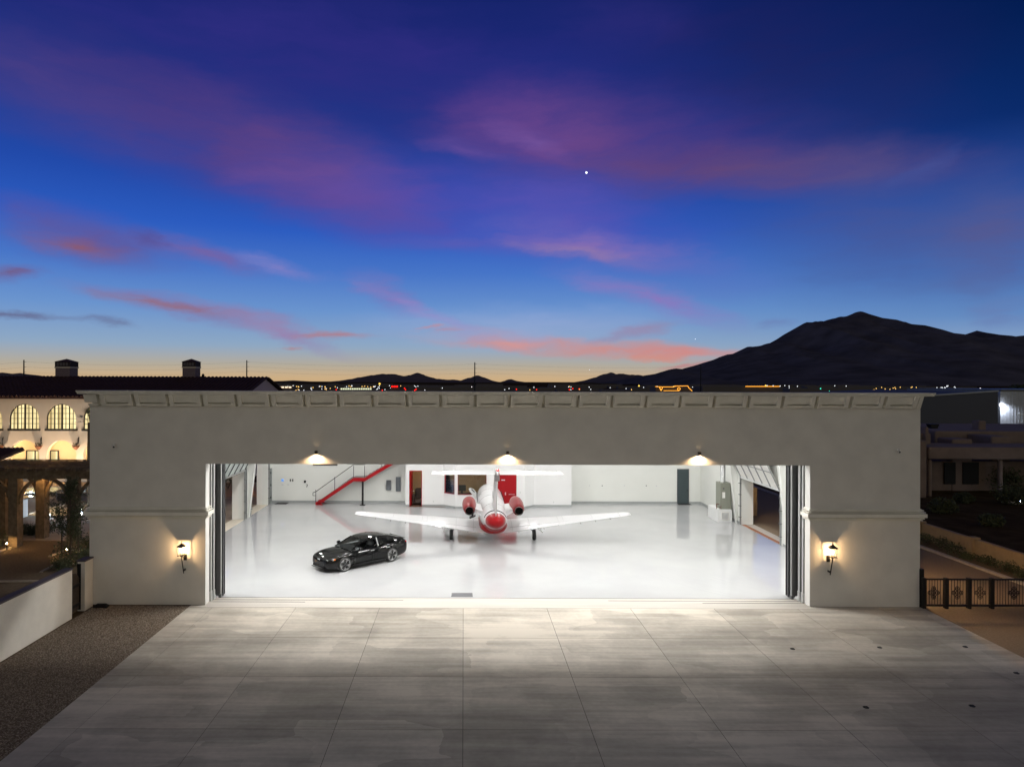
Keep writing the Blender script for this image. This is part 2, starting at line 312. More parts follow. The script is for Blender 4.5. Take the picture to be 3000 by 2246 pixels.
# ------------------------------------------------------------------ setting: ground
def concrete():
    m = bpy.data.materials.new('apron_concrete'); m.use_nodes = True; t = m.node_tree; b = t.nodes['Principled BSDF']; ln = t.links
    g = t.nodes.new('ShaderNodeNewGeometry')
    def mp(sc_, rot=0):
        n = t.nodes.new('ShaderNodeMapping'); n.inputs['Scale'].default_value = sc_; n.inputs['Rotation'].default_value = (0, 0, rot); ln.new(g.outputs['Position'], n.inputs[0]); return n.outputs[0]
    def noise(v, s, d, lo, hi, a, c):
        n = t.nodes.new('ShaderNodeTexNoise'); n.inputs['Scale'].default_value = s; n.inputs['Detail'].default_value = d; ln.new(v, n.inputs[0])
        r = t.nodes.new('ShaderNodeMapRange'); r.inputs[1].default_value = lo; r.inputs[2].default_value = hi; r.inputs[3].default_value = a; r.inputs[4].default_value = c
        ln.new(n.outputs[0], r.inputs[0]); return r.outputs[0]
    def mul(a, c):
        n = t.nodes.new('ShaderNodeMath'); n.operation = 'MULTIPLY'; ln.new(a, n.inputs[0]); ln.new(c, n.inputs[1]); return n.outputs[0]
    s1 = noise(mp((.22, 2.6, 1)), 1, 7, .32, .68, .78, 1.12)      # broom streaks across
    s2 = noise(mp((.5, 9, 1)), 1, 4, .3, .7, .93, 1.05)
    s3 = noise(mp((.11, .30, 1)), 1, 6, .40, .60, .76, 1.06)       # broad damp staining
    s4 = noise(mp((2, 2, 1)), 3, 8, .3, .7, .93, 1.06)
    v = t.nodes.new('ShaderNodeTexVoronoi'); v.distance = 'CHEBYCHEV'; v.inputs['Scale'].default_value = 1
    # warped blocks: the stepped edges of tool passes
    nz_ = t.nodes.new('ShaderNodeTexNoise'); nz_.inputs['Scale'].default_value = 1.4; nz_.inputs['Detail'].default_value = 5; ln.new(g.outputs['Position'], nz_.inputs[0])
    vm_ = t.nodes.new('ShaderNodeVectorMath'); vm_.operation = 'MULTIPLY_ADD'; ln.new(nz_.outputs['Color'], vm_.inputs[0]); vm_.inputs[1].default_value = (.22, .12, 0); ln.new(mp((.26, .55, 1)), vm_.inputs[2])
    ln.new(vm_.outputs[0], v.inputs[0])
    bw = t.nodes.new('ShaderNodeRGBToBW'); ln.new(v.outputs['Color'], bw.inputs[0])
    r5 = t.nodes.new('ShaderNodeMapRange'); r5.inputs[1].default_value = .2; r5.inputs[2].default_value = .8; r5.inputs[3].default_value = .80; r5.inputs[4].default_value = 1.08; ln.new(bw.outputs[0], r5.inputs[0])
    oi = t.nodes.new('ShaderNodeObjectInfo'); r6 = t.nodes.new('ShaderNodeMapRange'); r6.inputs[3].default_value = .90; r6.inputs[4].default_value = 1.06; ln.new(oi.outputs['Random'], r6.inputs[0])
    s6 = noise(mp((.55, .45, 1), .35), 1, 8, .45, .57, .86, 1.03)
    f = mul(mul(mul(mul(mul(mul(s1, s2), s3), s4), r5.outputs[0]), r6.outputs[0]), s6)
    mx = t.nodes.new('ShaderNodeMix'); mx.data_type = 'RGBA'; ln.new(f, mx.inputs[0]); mx.inputs[6].default_value = (.03, .028, .024, 1); mx.inputs[7].default_value = (.60, .55, .475, 1)
    ln.new(mx.outputs[2], b.inputs['Base Color']); b.inputs['Roughness'].default_value = .7; b.inputs['Specular IOR Level'].default_value = .25
    n = t.nodes.new('ShaderNodeTexNoise'); n.inputs['Scale'].default_value = 18; n.inputs['Detail'].default_value = 6; ln.new(mp((.5, 2, 1)), n.inputs[0])
    u = t.nodes.new('ShaderNodeBump'); u.inputs['Strength'].default_value = .12; u.inputs['Distance'].default_value = .01; ln.new(n.outputs[0], u.inputs['Height']); ln.new(u.outputs[0], b.inputs['Normal'])
    return m
CONC = concrete()
CONC2 = mat('threshold_concrete', (.46, .43, .39), .6, var=.07, vscale=1.2, stretch=(.3, 3, 1), bump=.05, bscale=20)
DESERT = mat('desert_ground', (.075, .052, .03), .95, spec=0, var=.3, vscale=.8)
GRAVEL = mat('gravel_bed', (.10, .075, .055), .95, spec=0, c2=(.22, .18, .14), vscale=26, bump=.9, bscale=45)
DG = mat('decomposed_granite', (.15, .11, .07), .95, spec=0, c2=(.22, .165, .105), vscale=9, bump=.6, bscale=30)
TAN = mat('tan_exposed_driveway', (.20, .155, .11), .9, spec=.1, c2=(.27, .21, .15), vscale=16, bump=.5, bscale=60)
PAVE = mat('pool_deck_stone', (.32, .23, .15), .8, c2=(.44, .33, .22), vscale=3, bump=.3, bscale=20)
JOINT = mat('joint_filler', (.03, .028, .025), .9)

struct(MB().add([(-9000, -400, -.06), (9000, -400, -.06), (9000, 16000, -.06), (-9000, 16000, -.06)], [(0, 1, 2, 3)]), 'ground', DESERT)
XL, XR, YF = -15.86, 19.37, 28.96          # hangar outline: left, right, front face
OL, OR_, OT = -10.95, 14.71, 6.0           # door opening
YB = 53.4                                  # inside face of the back wall
AX0, AX1 = -11.54, 19.42

apron = struct(MB().box(AX0, AX1, 9, 28.66, -.3, -.012), 'apron', JOINT)
apron_joints_x = [AX0, -10.53] + [-7.02+3.51*k for k in range(8)] + [AX1]
apron_y = [28.66-3.335*k for k in range(6)] + [9.0]
rg = random.Random(3)
for i in range(len(apron_joints_x)-1):
    for j in range(len(apron_y)-1):
        a, b = apron_joints_x[i]+.006, apron_joints_x[i+1]-.006; d, c = apron_y[j]-.006, apron_y[j+1]+.006
        if i == 0: a -= .006
        if j == 0: d += 0
        if b-a < .3: continue
        MB().box(a, b, c, d, -.011, rg.uniform(0, .0015)).build('slab', CONC, apron, bevel=.006)
thr = struct(MB().box(AX0, AX1, 28.668, 28.955, -.3, 0), 'threshold_apron', CONC2)
struct(MB().box(OL+.001, OR_-.001, 28.957, 29.98, -.3, 0.0), 'door_threshold', CONC2)

# glossy epoxy floor
def epoxy():
    m = mat('epoxy_floor', (.57, .575, .585), .35, coat=1.0, croughness=.0, spec=.0); m.node_tree.nodes['Principled BSDF'].inputs['Coat IOR'].default_value = 1.85
    t = m.node_tree; b = t.nodes['Principled BSDF']; ln = t.links; g = t.nodes.new('ShaderNodeNewGeometry')
    mp = t.nodes.new('ShaderNodeMapping'); mp.inputs['Scale'].default_value = (1.0, 1.0, 1); ln.new(g.outputs[0], mp.inputs[0])
    n = t.nodes.new('ShaderNodeTexNoise'); n.inputs['Scale'].default_value = .6; n.inputs['Detail'].default_value = 0.5; ln.new(mp.outputs[0], n.inputs[0])
    u = t.nodes.new('ShaderNodeBump'); u.inputs['Strength'].default_value = .02; u.inputs['Distance'].default_value = .02; ln.new(n.outputs[0], u.inputs['Height'])
    ln.new(u.outputs[0], b.inputs['Coat Normal'])
    n2_ = t.nodes.new('ShaderNodeTexNoise'); n2_.inputs['Scale'].default_value = .35; n2_.inputs['Detail'].default_value = 6; ln.new(g.outputs[0], n2_.inputs[0])
    r = t.nodes.new('ShaderNodeValToRGB'); r.color_ramp.elements[0].position = .35; r.color_ramp.elements[1].position = .65
    r.color_ramp.elements[0].color = (.41, .415, .428, 1); r.color_ramp.elements[1].color = (.45, .455, .465, 1); ln.new(n2_.outputs[0], r.inputs[0]); ln.new(r.outputs[0], b.inputs['Base Color'])
    return m
EPOXY = epoxy()
IL, IR = -15.0, 18.55                       # inside faces of the side walls
struct(MB().box(IL-.0, IR+.0, 29.985, YB, -.3, .0), 'hangar_floor', EPOXY)
tmk = mat('tyre_scuff', (.40, .405, .415), .5, coat=1.0, croughness=.03, spec=0)
for (cx, cy, r_, a0, a1) in ((17.0, 36.4, 7.6, 196, 236), (17.0, 36.4, 7.95, 197, 238), (19.6, 37.6, 8.4, 200, 240), (19.6, 37.6, 8.75, 201, 241)):
    m = MB()
    for i in range(20):
        a, b = R(a0+(a1-a0)*i/20), R(a0+(a1-a0)*(i+1)/20); p_ = lambda q, rr: (cx+rr*math.cos(q), max(30.02, cy+rr*math.sin(q)), .003)
        m.quad(p_(a, r_), p_(a, r_+.10), p_(b, r_+.10), p_(b, r_))
    struct(m, 'tyre_mark', tmk)
# door tracks let into the threshold
TRK = mat('track_steel', (.07, .07, .07), .4, metal=.5)
tr = MB()
tr.box(OL+.3, OR_-.3, 29.955, 29.984, .001, .006)
for (a, b, y) in ((OL+.1, -2.6, 29.66), (6.3, OR_-.1, 29.66), (OL+.05, -6.8, 29.38), (10.3, OR_-.05, 29.38)):
    tr.box(a, b, y-.02, y+.02, .001, .006)
struct(tr, 'door_track', TRK)

# left side: gravel strip, side gardens ; right side: driveway
struct(MB().box(-15.6, AX0-.004, 9, 28.95, -.2, -.02), 'gravel_bed', GRAVEL)
st = MB(); rg = random.Random(5)
def pebble(mb, x, y, z, s, rng):
    q = [Vector((rng.uniform(.6, 1), 0, 0)), Vector((0, rng.uniform(.6, 1), 0)), Vector((-rng.uniform(.6, 1), 0, 0)), Vector((0, -rng.uniform(.6, 1), 0)), Vector((0, 0, rng.uniform(.4, .8)))]
    M = Matrix.Rotation(rng.uniform(0, 6.28), 3, 'Z'); c = Vector((x, y, z))
    mb.add([c+M @ (v*s) for v in q], [(0, 1, 4), (1, 2, 4), (2, 3, 4), (3, 0, 4)])
for _ in range(26000):
    pebble(st, rg.uniform(-15.55, AX0-.03), rg.uniform(16.5, 28.9), -.02, rg.uniform(.012, .040), rg)
st.build('gravel', mat('gravel_stone', (.10, .075, .055), .9, c2=(.46, .38, .30), vscale=22), None, kind='stuff')
struct(MB().box(AX1+.003, 26.3, 9, 120, -.2, -.008), 'driveway', TAN)
struct(MB().box(26.305, 26.55, 9, 120, -.2, .10), 'kerb', mat('pale_kerb', (.42, .37, .30), .85, var=.1, vscale=4))
struct(MB().box(-130, -16.0, 9, 40.5, -.2, -.015), 'garden_bed', DG)
struct(MB().box(-130, XL-.03, 40.51, 64.1, -.2, -.010), 'pool_deck', PAVE)
# low paved edging seen in the garden
KERB = mat('garden_kerb', (.40, .33, .25), .85, var=.1, vscale=5)
def strip(name, p, w, h=.06):
    m = MB()
    for a, b in zip(p[:-1], p[1:]): m.beam(Vector(a)+Vector((0, 0, h/2-.01)), Vector(b)+Vector((0, 0, h/2-.01)), w, h)
    struct(m, name, KERB)
strip('garden_edging', [gr(-160, 1705), gr(128, 1702)], .14)
strip('garden_edging', [gr(-120, 1660), gr(30, 1604)], .18)
strip('garden_edging', [gr(145, 1630), gr(190, 1612), gr(300, 1612)], .14)
strip('garden_edging', [gr(120, 1676), gr(170, 1650), gr(280, 1655)], .14)

# ------------------------------------------------------------------ hangar building
hg = thing('hangar', (1.75, 41, 0), 'white stucco aircraft hangar with panelled cornice, brightly lit inside through its wide open front', 'hangar')
lp = [(XL, 0), (OL, 0), (OL, OT), (OR_, OT), (OR_, 0), (XR, 0), (XR, 8.42), (XL, 8.42)]
plate(lp, [], .44).xf(XZ(YF)).build('front_wall', STUCCO, hg)
# white trims lining the opening: head and jambs
LIN = mat('jamb_white_paint', (.78, .77, .74), .6)
t = MB(); t.box(OL+.002, OR_-.002, YF-.004, YF+.436, OT-.02, OT-.001); t.build('head_lining', LIN, hg)
for s, x in ((1, OL), (-1, OR_)):
    t = MB(); t.box(min(x, x+s*.012), max(x, x+s*.012), YF-.004, YF+.44, .002, OT-.022); t.build('jamb_lining', LIN, hg)
# string course round both piers
for (a, b) in ((XL, OL), (OR_, XR)):
    t = MB()
    for (z0, z1, p) in ((3.66, 3.70, .07), (3.70, 3.735, .025), (3.735, 3.775, .12), (3.775, 3.81, .05), (3.81, 3.965, .19), (3.965, 4.005, .02), (4.005, 4.035, .15), (4.035, 4.075, .02), (4.075, 4.12, .10), (4.12, 4.15, .04)):
        t.box(a-p, b+p, YF-p, YF+.46 if b == OL or a == OR_ else YF+.46, z0, z1)
    t.build('string_course', STUCCO_L, hg)
# cornice: flared frustum, cap, framed panels
CZ0, CZ1, CZ2, CP0, CP1 = 8.42, 8.93, 9.07, -.12, .10
YK = 29.6
def ring(p, z): return [(XL-p, YF-p, z), (XR+p, YF-p, z), (XR+p, YK, z), (XL-p, YK, z)]
cor = MB().hexa(ring(CP0, CZ0)+ring(CP1, CZ1)); cor.hexa(ring(CP1+.25, CZ1+.001)+ring(CP1+.26, CZ1+.05)); cor.hexa(ring(CP1+.27, CZ1+.051)+ring(CP1+.30, CZ2))
cor = cor.build('cornice', STUCCO_L, hg)
sl = (CP1-CP0)/(CZ1-CZ0)
def fr(x0, x1, z0, z1, d):
    y = lambda z, dd: YF-CP0-sl*(z-CZ0)-dd
    return [(x0, y(z0, d), z0), (x1, y(z0, d), z0), (x1, y(z0, -.01), z0), (x0, y(z0, -.01), z0), (x0, y(z1, d), z1), (x1, y(z1, d), z1), (x1, y(z1, -.01), z1), (x0, y(z1, -.01), z1)]
def panel(w):
    m = MB(); h = w/2
    m.hexa(fr(-h, -h+.17, CZ0-.005, CZ1-.004, .29)); m.hexa(fr(h-.17, h, CZ0-.005, CZ1-.004, .29)); m.hexa(fr(-h+.171, h-.171, CZ0-.005, CZ0+.10, .262))
    m.hexa(fr(-h+.172, h-.172, CZ0+.155, CZ1-.03, .215)); m.hexa(fr(-h+.172, h-.172, CZ1-.028, CZ1-.004, .25)); return m
pm = None
for k in range(24):
    xc = -15.32+1.436*k+.718
    if pm is None:
        p = panel(1.30); p = p.build('cornice_panel', STUCCO_L, None, world=False); pm = p.data; pm.transform(Matrix.Identity(4))
    else:
        p = bpy.data.objects.new('cornice_panel', pm); col.objects.link(p)
    p.parent = cor; p.location = Vector((xc, 0, 0))-Vector((1.75, 41, 0))
for o in cor.children: pass
# the cornice mesh was shifted to the hangar's base, so its children use the same offset
m = MB(); m.hexa(fr(XL+.02, XL+.40, CZ0-.005, CZ0+.10, .262)); m.hexa(fr(XL+.02-.15, XL+.40, CZ0+.155, CZ1-.03, .215)); m.build('cornice_end_panel', STUCCO_L, hg)
m = MB(); m.hexa(fr(19.10, 19.27, CZ0-.005, CZ1-.004, .29)); m.build('cornice_end_panel', STUCCO_L, hg)

# side walls, back wall, ceiling
LO = [(30.8, 46.8, 3.55), (47.9, 52.35, 4.5)]        # openings in the left wall: y0, y1, head
RO = [(39.9, 45.6, 3.3)]
lw = plate(rect(29.41, 53.98, 0, 8.41), [rect(a, b, .002, h) for a, b, h in LO], .44).xf(YZ(-15.44))
lw.build('side_wall', WHITE_IN, hg)
MB().box(XL, -15.442, 29.402, 29.6, 0, 8.41).build('outer_pier', STUCCO, hg)
lw = MB()
for (a, b) in ((46.8, 47.9), (52.35, 53.98)): lw.box(XL, -15.442, a, b, 0, 8.41)
lw.box(XL, -15.442, 29.61, 46.79, 3.55, 8.41); lw.box(XL, -15.442, 47.91, 52.34, 4.5, 8.41)
lw.build('outer_wall', LIN, hg)
rw = plate(rect(29.41, 53.98, 0, 8.41), [rect(a, b, .002, h) for a, b, h in RO], .80).xf(YZ(IR)); rw.build('side_wall', WHITE_IN, hg)
UW = [(9.0, 10.3), (11.2, 12.5), (13.4, 14.7)]
MB().box(-15.44, XR, YB+.001, 53.97, -.01, 8.41).build('back_wall', WHITE_IN, hg)
for a, b in UW:
    w = MB().box(a, b, YB-.05, YB-.002, 4.4, 6.6).build('upper_window', MIDGREY, hg)
    for k in range(10): MB().box(a+.06, b-.06, YB-.09, YB-.055, 4.5+.2*k, 4.62+.2*k).build('louvre_slat', LTMETAL, w)
MB().box(-15.44, XR-.001, 29.41, 53.97, 8.0, 8.40).build('ceiling', WHITE_IN, hg)
for q in ((-14.98, -4.6, YB-.03, YB-.001), (8.42, IR-.03, YB-.03, YB-.001), (IR-.03, IR-.001, 45.9, YB-.031), (IR-.03, IR-.001, 31.5, 39.6)): MB().box(*q, .001, .16).build('baseboard', BASEB, hg)
MB().box(-14.9, 18.4, 53.3-.6, 53.38, 6.3, 6.35)
# tapered steel portal columns
for (xw, s, ys) in ((IL-.44+.44, 1, (35.0, 47.55)), (IR, -1, (38.9, 46.3))):
    for y in ys:
        m = MB(); d = .30
        p = lambda x, yy, z: (x, yy, z)
        x0 = xw+s*.001; xb = xw+s*.06; xt = xw+s*.95
        def prism(a0, a1, b0, b1, y0, y1):
            q = [(a0, y0, 0.001), (a1, y0, 0.001), (a1, y1, 0.001), (a0, y1, 0.001), (b0, y0, 7.99), (b1, y0, 7.99), (b1, y1, 7.99), (b0, y1, 7.99)]
            if a0 > a1: q = [q[1], q[0], q[3], q[2], q[5], q[4], q[7], q[6]]
            m.hexa(q)
        prism(x0, xb, x0, xt, y-.03, y+.03); prism(xb, xb+s*.03, xt, xt+s*.03, y-d/2, y+d/2)
        m.build('portal_column', WHITE_IN, hg)
# stacked sliding leaves at both jambs
def sliding_stack(s, xj):
    for k, (y0, y1, ex) in enumerate(((29.42, 29.52, .05), (29.62, 29.78, .08), (29.90, 30.02, .30))):
        x_in = xj+s*ex; x_out = xj-s*4.2
        lf = MB().box(min(x_in, x_out), max(x_in, x_out), y0+.015, y1-.015, .14, OT+.6).build('sliding_leaf', [MIDGREY, DKGREY, BLACKM][k] if k < 2 else DKGREY, hg)
        MB().box(min(x_in, x_in+s*.03), max(x_in, x_in+s*.03), y0, y1, .16, OT+.6).build('edge_stile', LTMETAL if k < 2 else MIDGREY, lf)
        MB().box(min(x_in-s*.06, x_in+s*.05), max(x_in-s*.06, x_in+s*.05), y0-.02, y1+.02, .012, .17 if k == 2 else .42).build('wheel_boot', LTMETAL if k < 2 else DKGREY, lf)
    MB().box(min(xj+s*.02, xj+s*.34), max(xj+s*.02, xj+s*.34), 30.2, 30.28, .01, OT+.6).build('door_post', DKGREY, hg)
    MB().box(min(xj+s*.0, xj+s*.30), max(xj+s*.0, xj+s*.30), 30.45, 30.53, .01, OT+.6).build('door_post', BLACKM, hg)
sliding_stack(1, OL); sliding_stack(-1, OR_)

# raised bifold doors in the side walls
def bifold(x, s, y0, y1, zb, rise, reach, n, glassy, rows=1):
    fm = MIDGREY if glassy else LTMETAL
    e = MB()
    A = lambda y, f: Vector((x+s*(.06+reach*f), y, zb+rise*f))
    for f in (0, 1): e.beam(A(y0, f), A(y1, f), .09, .14)
    d = e.build('bifold_door', fm, hg)
    for i in range(n+1):
        y = y0+(y1-y0)*i/n; MB().beam(A(y, 0)+Vector((s*.02, 0, 0)), A(y, 1)+Vector((s*.02, 0, 0)), .05, .06, up=(0, 1, 0)).build('mullion', DKGREY if glassy else MIDGREY, d)
    for i in range(n):
        for j in range(rows):
            a = y0+(y1-y0)*i/n+.035; b = y0+(y1-y0)*(i+1)/n-.035; f0 = (j+.04)/rows; f1 = (j+.96)/rows
            q = MB(); o = Vector((-s*.01, 0, 0)); o2 = Vector((-s*.05, 0, .0))
            q.hexa([A(a, f0)+o, A(b, f0)+o, A(b, f0)+o2, A(a, f0)+o2, A(a, f1)+o, A(b, f1)+o, A(b, f1)+o2, A(a, f1)+o2])
            q.build('door_pane' if glassy else 'door_panel', mat('frosted_pane', (.62, .68, .66), .3, coat=.4) if glassy else LIN, d)
    if rows > 1: MB().beam(A(y0, .5), A(y1, .5), .04, .05).build('middle_rail', MIDGREY, d)
    # upper leaf folding back up to the wall head
    q = MB(); top = Vector((x+s*.05, 0, zb+2*rise))
    q.hexa([A(y0, 1)+Vector((0, 0, .1)), A(y1, 1)+Vector((0, 0, .1)), A(y1, 1)+Vector((s*.06, 0, .16)), A(y0, 1)+Vector((s*.06, 0, .16)), Vector((x+s*.05, y0, zb+2*rise)), Vector((x+s*.05, y1, zb+2*rise)), Vector((x+s*.12, y1, zb+2*rise+.06)), Vector((x+s*.12, y0, zb+2*rise+.06))])
    q.build('upper_leaf', LIN, d)
    for y in (y0-.12, y1+.12):
        g = MB(); g.box(min(x+s*.002, x+s*.09), max(x+s*.002, x+s*.09), y-.035, y+.035, .01, 7.2)
        g.build('guide_track', MIDGREY, hg)
        g = MB()
        for k in range(9): g.box(min(x+s*.002, x+s*.16), max(x+s*.002, x+s*.16), y-.09, y+.09, .5+.75*k, .53+.75*k)
        g.build('track_bracket', DKGREY, hg)
bifold(IL, 1, 31.2, 46.55, 3.42, 1.6, .85, 14, True)
bifold(IL, 1, 48.1, 52.3, 4.42, 1.2, .6, 4, True)
bifold(IR, -1, 39.95, 45.5, 3.2, 2.0, .95, 5, False, 2)
for s, y in ((1, 46.95), (1, 52.55)):
    MB().box(IL-.12, IL+.06, y, y+.16, 0, 7).build('door_stop_channel', DKGREY, hg)
struct(MB().box(-15.86, IL-.002, 29.6, 53.9, -.3, .004), 'side_sill', mat('cream_sill', (.62, .56, .46), .7, var=.05))
struct(MB().box(IR+.002, IR+.30, 39.9, 45.6, -.3, .004), 'brick_sill', mat('terracotta_sill', (.30, .12, .055), .7, var=.12, vscale=8))
struct(MB().box(IR+.301, AX1, 39.9, 45.6, -.3, .004), 'outer_sill', CONC2)
# court outside the left bays
struct(MB().box(-27, -15.862, 40.6, 56, -.3, -.004), 'side_court', mat('court_concrete', (.30, .24, .18), .8, var=.15, vscale=1))

# ---- office block at the back
OY, OYB, OZ = 51.85, 51.08, 3.9
def wallseg(a, b, mat_, name='office_wall', holes=(), thick=.15, z1=3.9):
    a = Vector((a[0], a[1], 0)); b = Vector((b[0], b[1], 0)); d = (b-a); Ln = d.length; d.normalize(); n = Vector((-d.y, d.x, 0))
    M = Matrix(((d.x, 0, n.x, a.x), (d.y, 0, n.y, a.y), (0, 1, 0, 0), (0, 0, 0, 1)))
    return plate(rect(0, Ln, 0, z1), [rect(*h) for h in holes], thick).xf(M), M
xo = [at(1188, 1485, OY).x, at(1299, 1485, OY).x, at(1334, 1490, OYB).x, at(1538, 1490, OYB).x, at(1564, 1485, OY).x, at(1674, 1485, OY).x]
dz0, dz1 = .0, 2.72
m, _ = wallseg((xo[0], OY), (xo[1], OY), None, holes=[(at(1199, 1485, OY).x-xo[0], at(1236, 1485, OY).x-xo[0], .002, dz1)]); m.build('office_wall', OFFICE_W, hg)
segl = math.hypot(xo[2]-xo[1], OYB-OY)
m, _ = wallseg((xo[1], OY), (xo[2], OYB), None, holes=[(.12, segl-.1, 1.05, 2.6)]); m.build('office_wall', OFFICE_W, hg)
wx = [at(1341, 1450, OYB).x, at(1425, 1450, OYB).x, at(1455, 1450, OYB).x, at(1513, 1450, OYB).x]
m, _ = wallseg((xo[2], OYB), (xo[3], OYB), None, holes=[(wx[0]-xo[2], wx[1]-xo[2], 1.03, 2.62), (wx[2]-xo[2], wx[3]-xo[2], .002, 2.66)]); m.build('office_wall', OFFICE_W, hg)
m, _ = wallseg((xo[3], OYB), (xo[4], OY), None); m.build('office_wall', OFFICE_W, hg)
m, _ = wallseg((xo[4], OY), (xo[5], OY), None); m.build('office_wall', OFFICE_W, hg)
MB().box(xo[5]-.15, xo[5], OY+.151, YB, 0, 3.9).build('office_wall', OFFICE_W, hg)
MB().box(xo[0], xo[0]+.15, OY+.151, YB, 0, 3.9).build('office_wall', OFFICE_W, hg)
m = MB(); pts = [(xo[0], OY), (xo[1], OY), (xo[2], OYB), (xo[3], OYB), (xo[4], OY), (xo[5], OY), (xo[5], YB), (xo[0], YB)]
m.add([(x, y, 3.901) for x, y in pts]+[(x, y, 4.1) for x, y in pts], [tuple(range(8))[::-1], tuple(range(8, 16))]+[(i, (i+1) % 8, 8+(i+1) % 8, 8+i) for i in range(8)]); m.build('office_roof', OFFICE_W, hg)
m = MB()
for (a, b) in (((xo[0], OY), (at(1199, 1485, OY).x, OY)), ((at(1236, 1485, OY).x, OY), (xo[1], OY)), ((xo[1], OY), (xo[2], OYB)), ((xo[2], OYB), (wx[2], OYB)), ((wx[3], OYB), (xo[3], OYB)), ((xo[3], OYB), (xo[4], OY)), ((xo[4], OY), (xo[5], OY))):
    m.beam((a[0], a[1]-.012, .08), (b[0], b[1]-.012, .08), .02, .16)
m.build('office_baseboard', BASEB, hg)
# office interior surfaces
BROWN = mat('office_beige_paint', (.36, .25, .14), .8, var=.04)
MB().box(xo[0]+.2, xo[5]-.2, YB-.05, YB-.04, 0, 3.9).build('office_back_wall', BROWN, hg)
MB().box(-2.35, -2.25, OY+.2, YB-.06, 0, 3.9).build('office_partition', BROWN, hg)
MB().box(wx[1]+.25, wx[1]+.35, OYB+.2, YB-.06, 0, 3.9).build('office_partition', BROWN, hg)
MB().box(xo[0]+.2, xo[3]-.2, OYB+.6, YB-.06, .002, .01).build('office_floor', mat('office_carpet', (.10, .05, .03), .9), hg)
# red doors and window frames
REDF = mat('red_frame', (.20, .004, .008), .35)
def frame(x0, x1, y, z0, z1, w, mt, name, bottom=True):
    m = MB(); m.box(x0, x0+w, y-.03, y+.12, z0, z1); m.box(x1-w, x1, y-.03, y+.12, z0, z1); m.box(x0+w+.001, x1-w-.001, y-.03, y+.12, z1-w, z1)
    if bottom: m.box(x0+w+.001, x1-w-.001, y-.03, y+.12, z0, z0+w)
    return m.build(name, mt, hg)
x0, x1 = at(1199, 1485, OY).x, at(1236, 1485, OY).x
frame(x0+.002, x1-.002, OY, .004, dz1-.002, .045, RED, 'door_frame', False)
d = MB().beam((x0+.075, OY+.05, 1.32), (x0+.17, OY+1.0, 1.32), .05, 2.6).build('open_door', RED, hg, label='open red office door swung inward')
MB().cyl((x0+.2, OY+.85, 1.05), (x0+.32, OY+.85, 1.05), .03).build('door_handle', ALU, d)
w = frame(wx[0]+.002, wx[1]-.002, OYB, 1.032, 2.618, .04, REDF, 'office_window'); MB().box(wx[0]+.045, wx[1]-.045, OYB+.03, OYB+.036, 1.075, 2.575).build('pane', WINGL, w)
a = Vector((xo[1], OY, 0)); b = Vector((xo[2], OYB, 0)); dd = (b-a).normalized()
p0 = a+dd*.12; p1 = a+dd*(segl-.1); m = MB()
for q, w_ in ((p0+dd*.04, .09), (p1-dd*.02, .04)): m.beam(q+Vector((0, .03, 1.06)), q+Vector((0, .03, 2.59)), w_, .14, up=(0, 1, 0))
for z in (1.075, 2.575): m.beam(p0+Vector((0, .03, z)), p1+Vector((0, .03, z)), .14, .045)
w = m.build('office_window', REDF, hg); n_ = Vector((dd.y, -dd.x, 0))
MB().beam(p0+Vector((0, .05, 1.82)), p1+Vector((0, .05, 1.82)), .006, 1.45).build('pane', WINGL, w)
rd = MB().box(wx[2]+.05, wx[3]-.05, OYB+.02, OYB+.07, .01, 2.6).build('red_door', RED, hg)
frame(wx[2]+.002, wx[3]-.002, OYB, .004, 2.658, .045, RED, 'door_frame', False)
MB().box(wx[2]+.62, wx[2]+.70, OYB-.02, OYB+.018, 1.02, 1.22).build('door_handle', ALU, rd)
MB().box(wx[2]+.9, wx[3]-.12, OYB-.04, OYB-.02, 1.06, 1.09).build('panic_bar', ALU, rd)
MB().box(wx[2]+.35, wx[2]+.62, OYB+.0, OYB+.018, 2.1, 2.17).build('door_closer', LTMETAL, rd)
# grey back door
gx0, gx1 = at(1985, 1472, YB).x, at(2016, 1472, YB).x
gd = MB().box(gx0, gx1, YB-.045, YB-.002, .01, 2.66).build('grey_door', mat('slate_door', (.045, .065, .072), .35, var=.05), hg)
fr_ = MB(); fr_.box(gx0-.05, gx0-.002, YB-.06, YB-.003, .0, 2.72); fr_.box(gx1+.002, gx1+.05, YB-.06, YB-.003, .0, 2.72); fr_.box(gx0, gx1, YB-.06, YB-.003, 2.665, 2.72); fr_.build('door_frame', DKGREY, hg)
MB().cyl((gx1-.1, YB-.05, 1.05), (gx1-.1, YB-.12, 1.05), .03).build('door_handle', BLACKM, gd)
# narrow door in the left wall's corner
dl = MB().box(IL+.005, IL+.05, 52.85, 53.3, 0.01, 2.7).build('side_door', mat('sage_grey', (.22, .24, .24), .5), hg)
for z in (.4, 1.35, 2.3): MB().box(IL+.051, IL+.09, 52.87, 52.93, z, z+.16).build('hinge', BLACKM, dl)

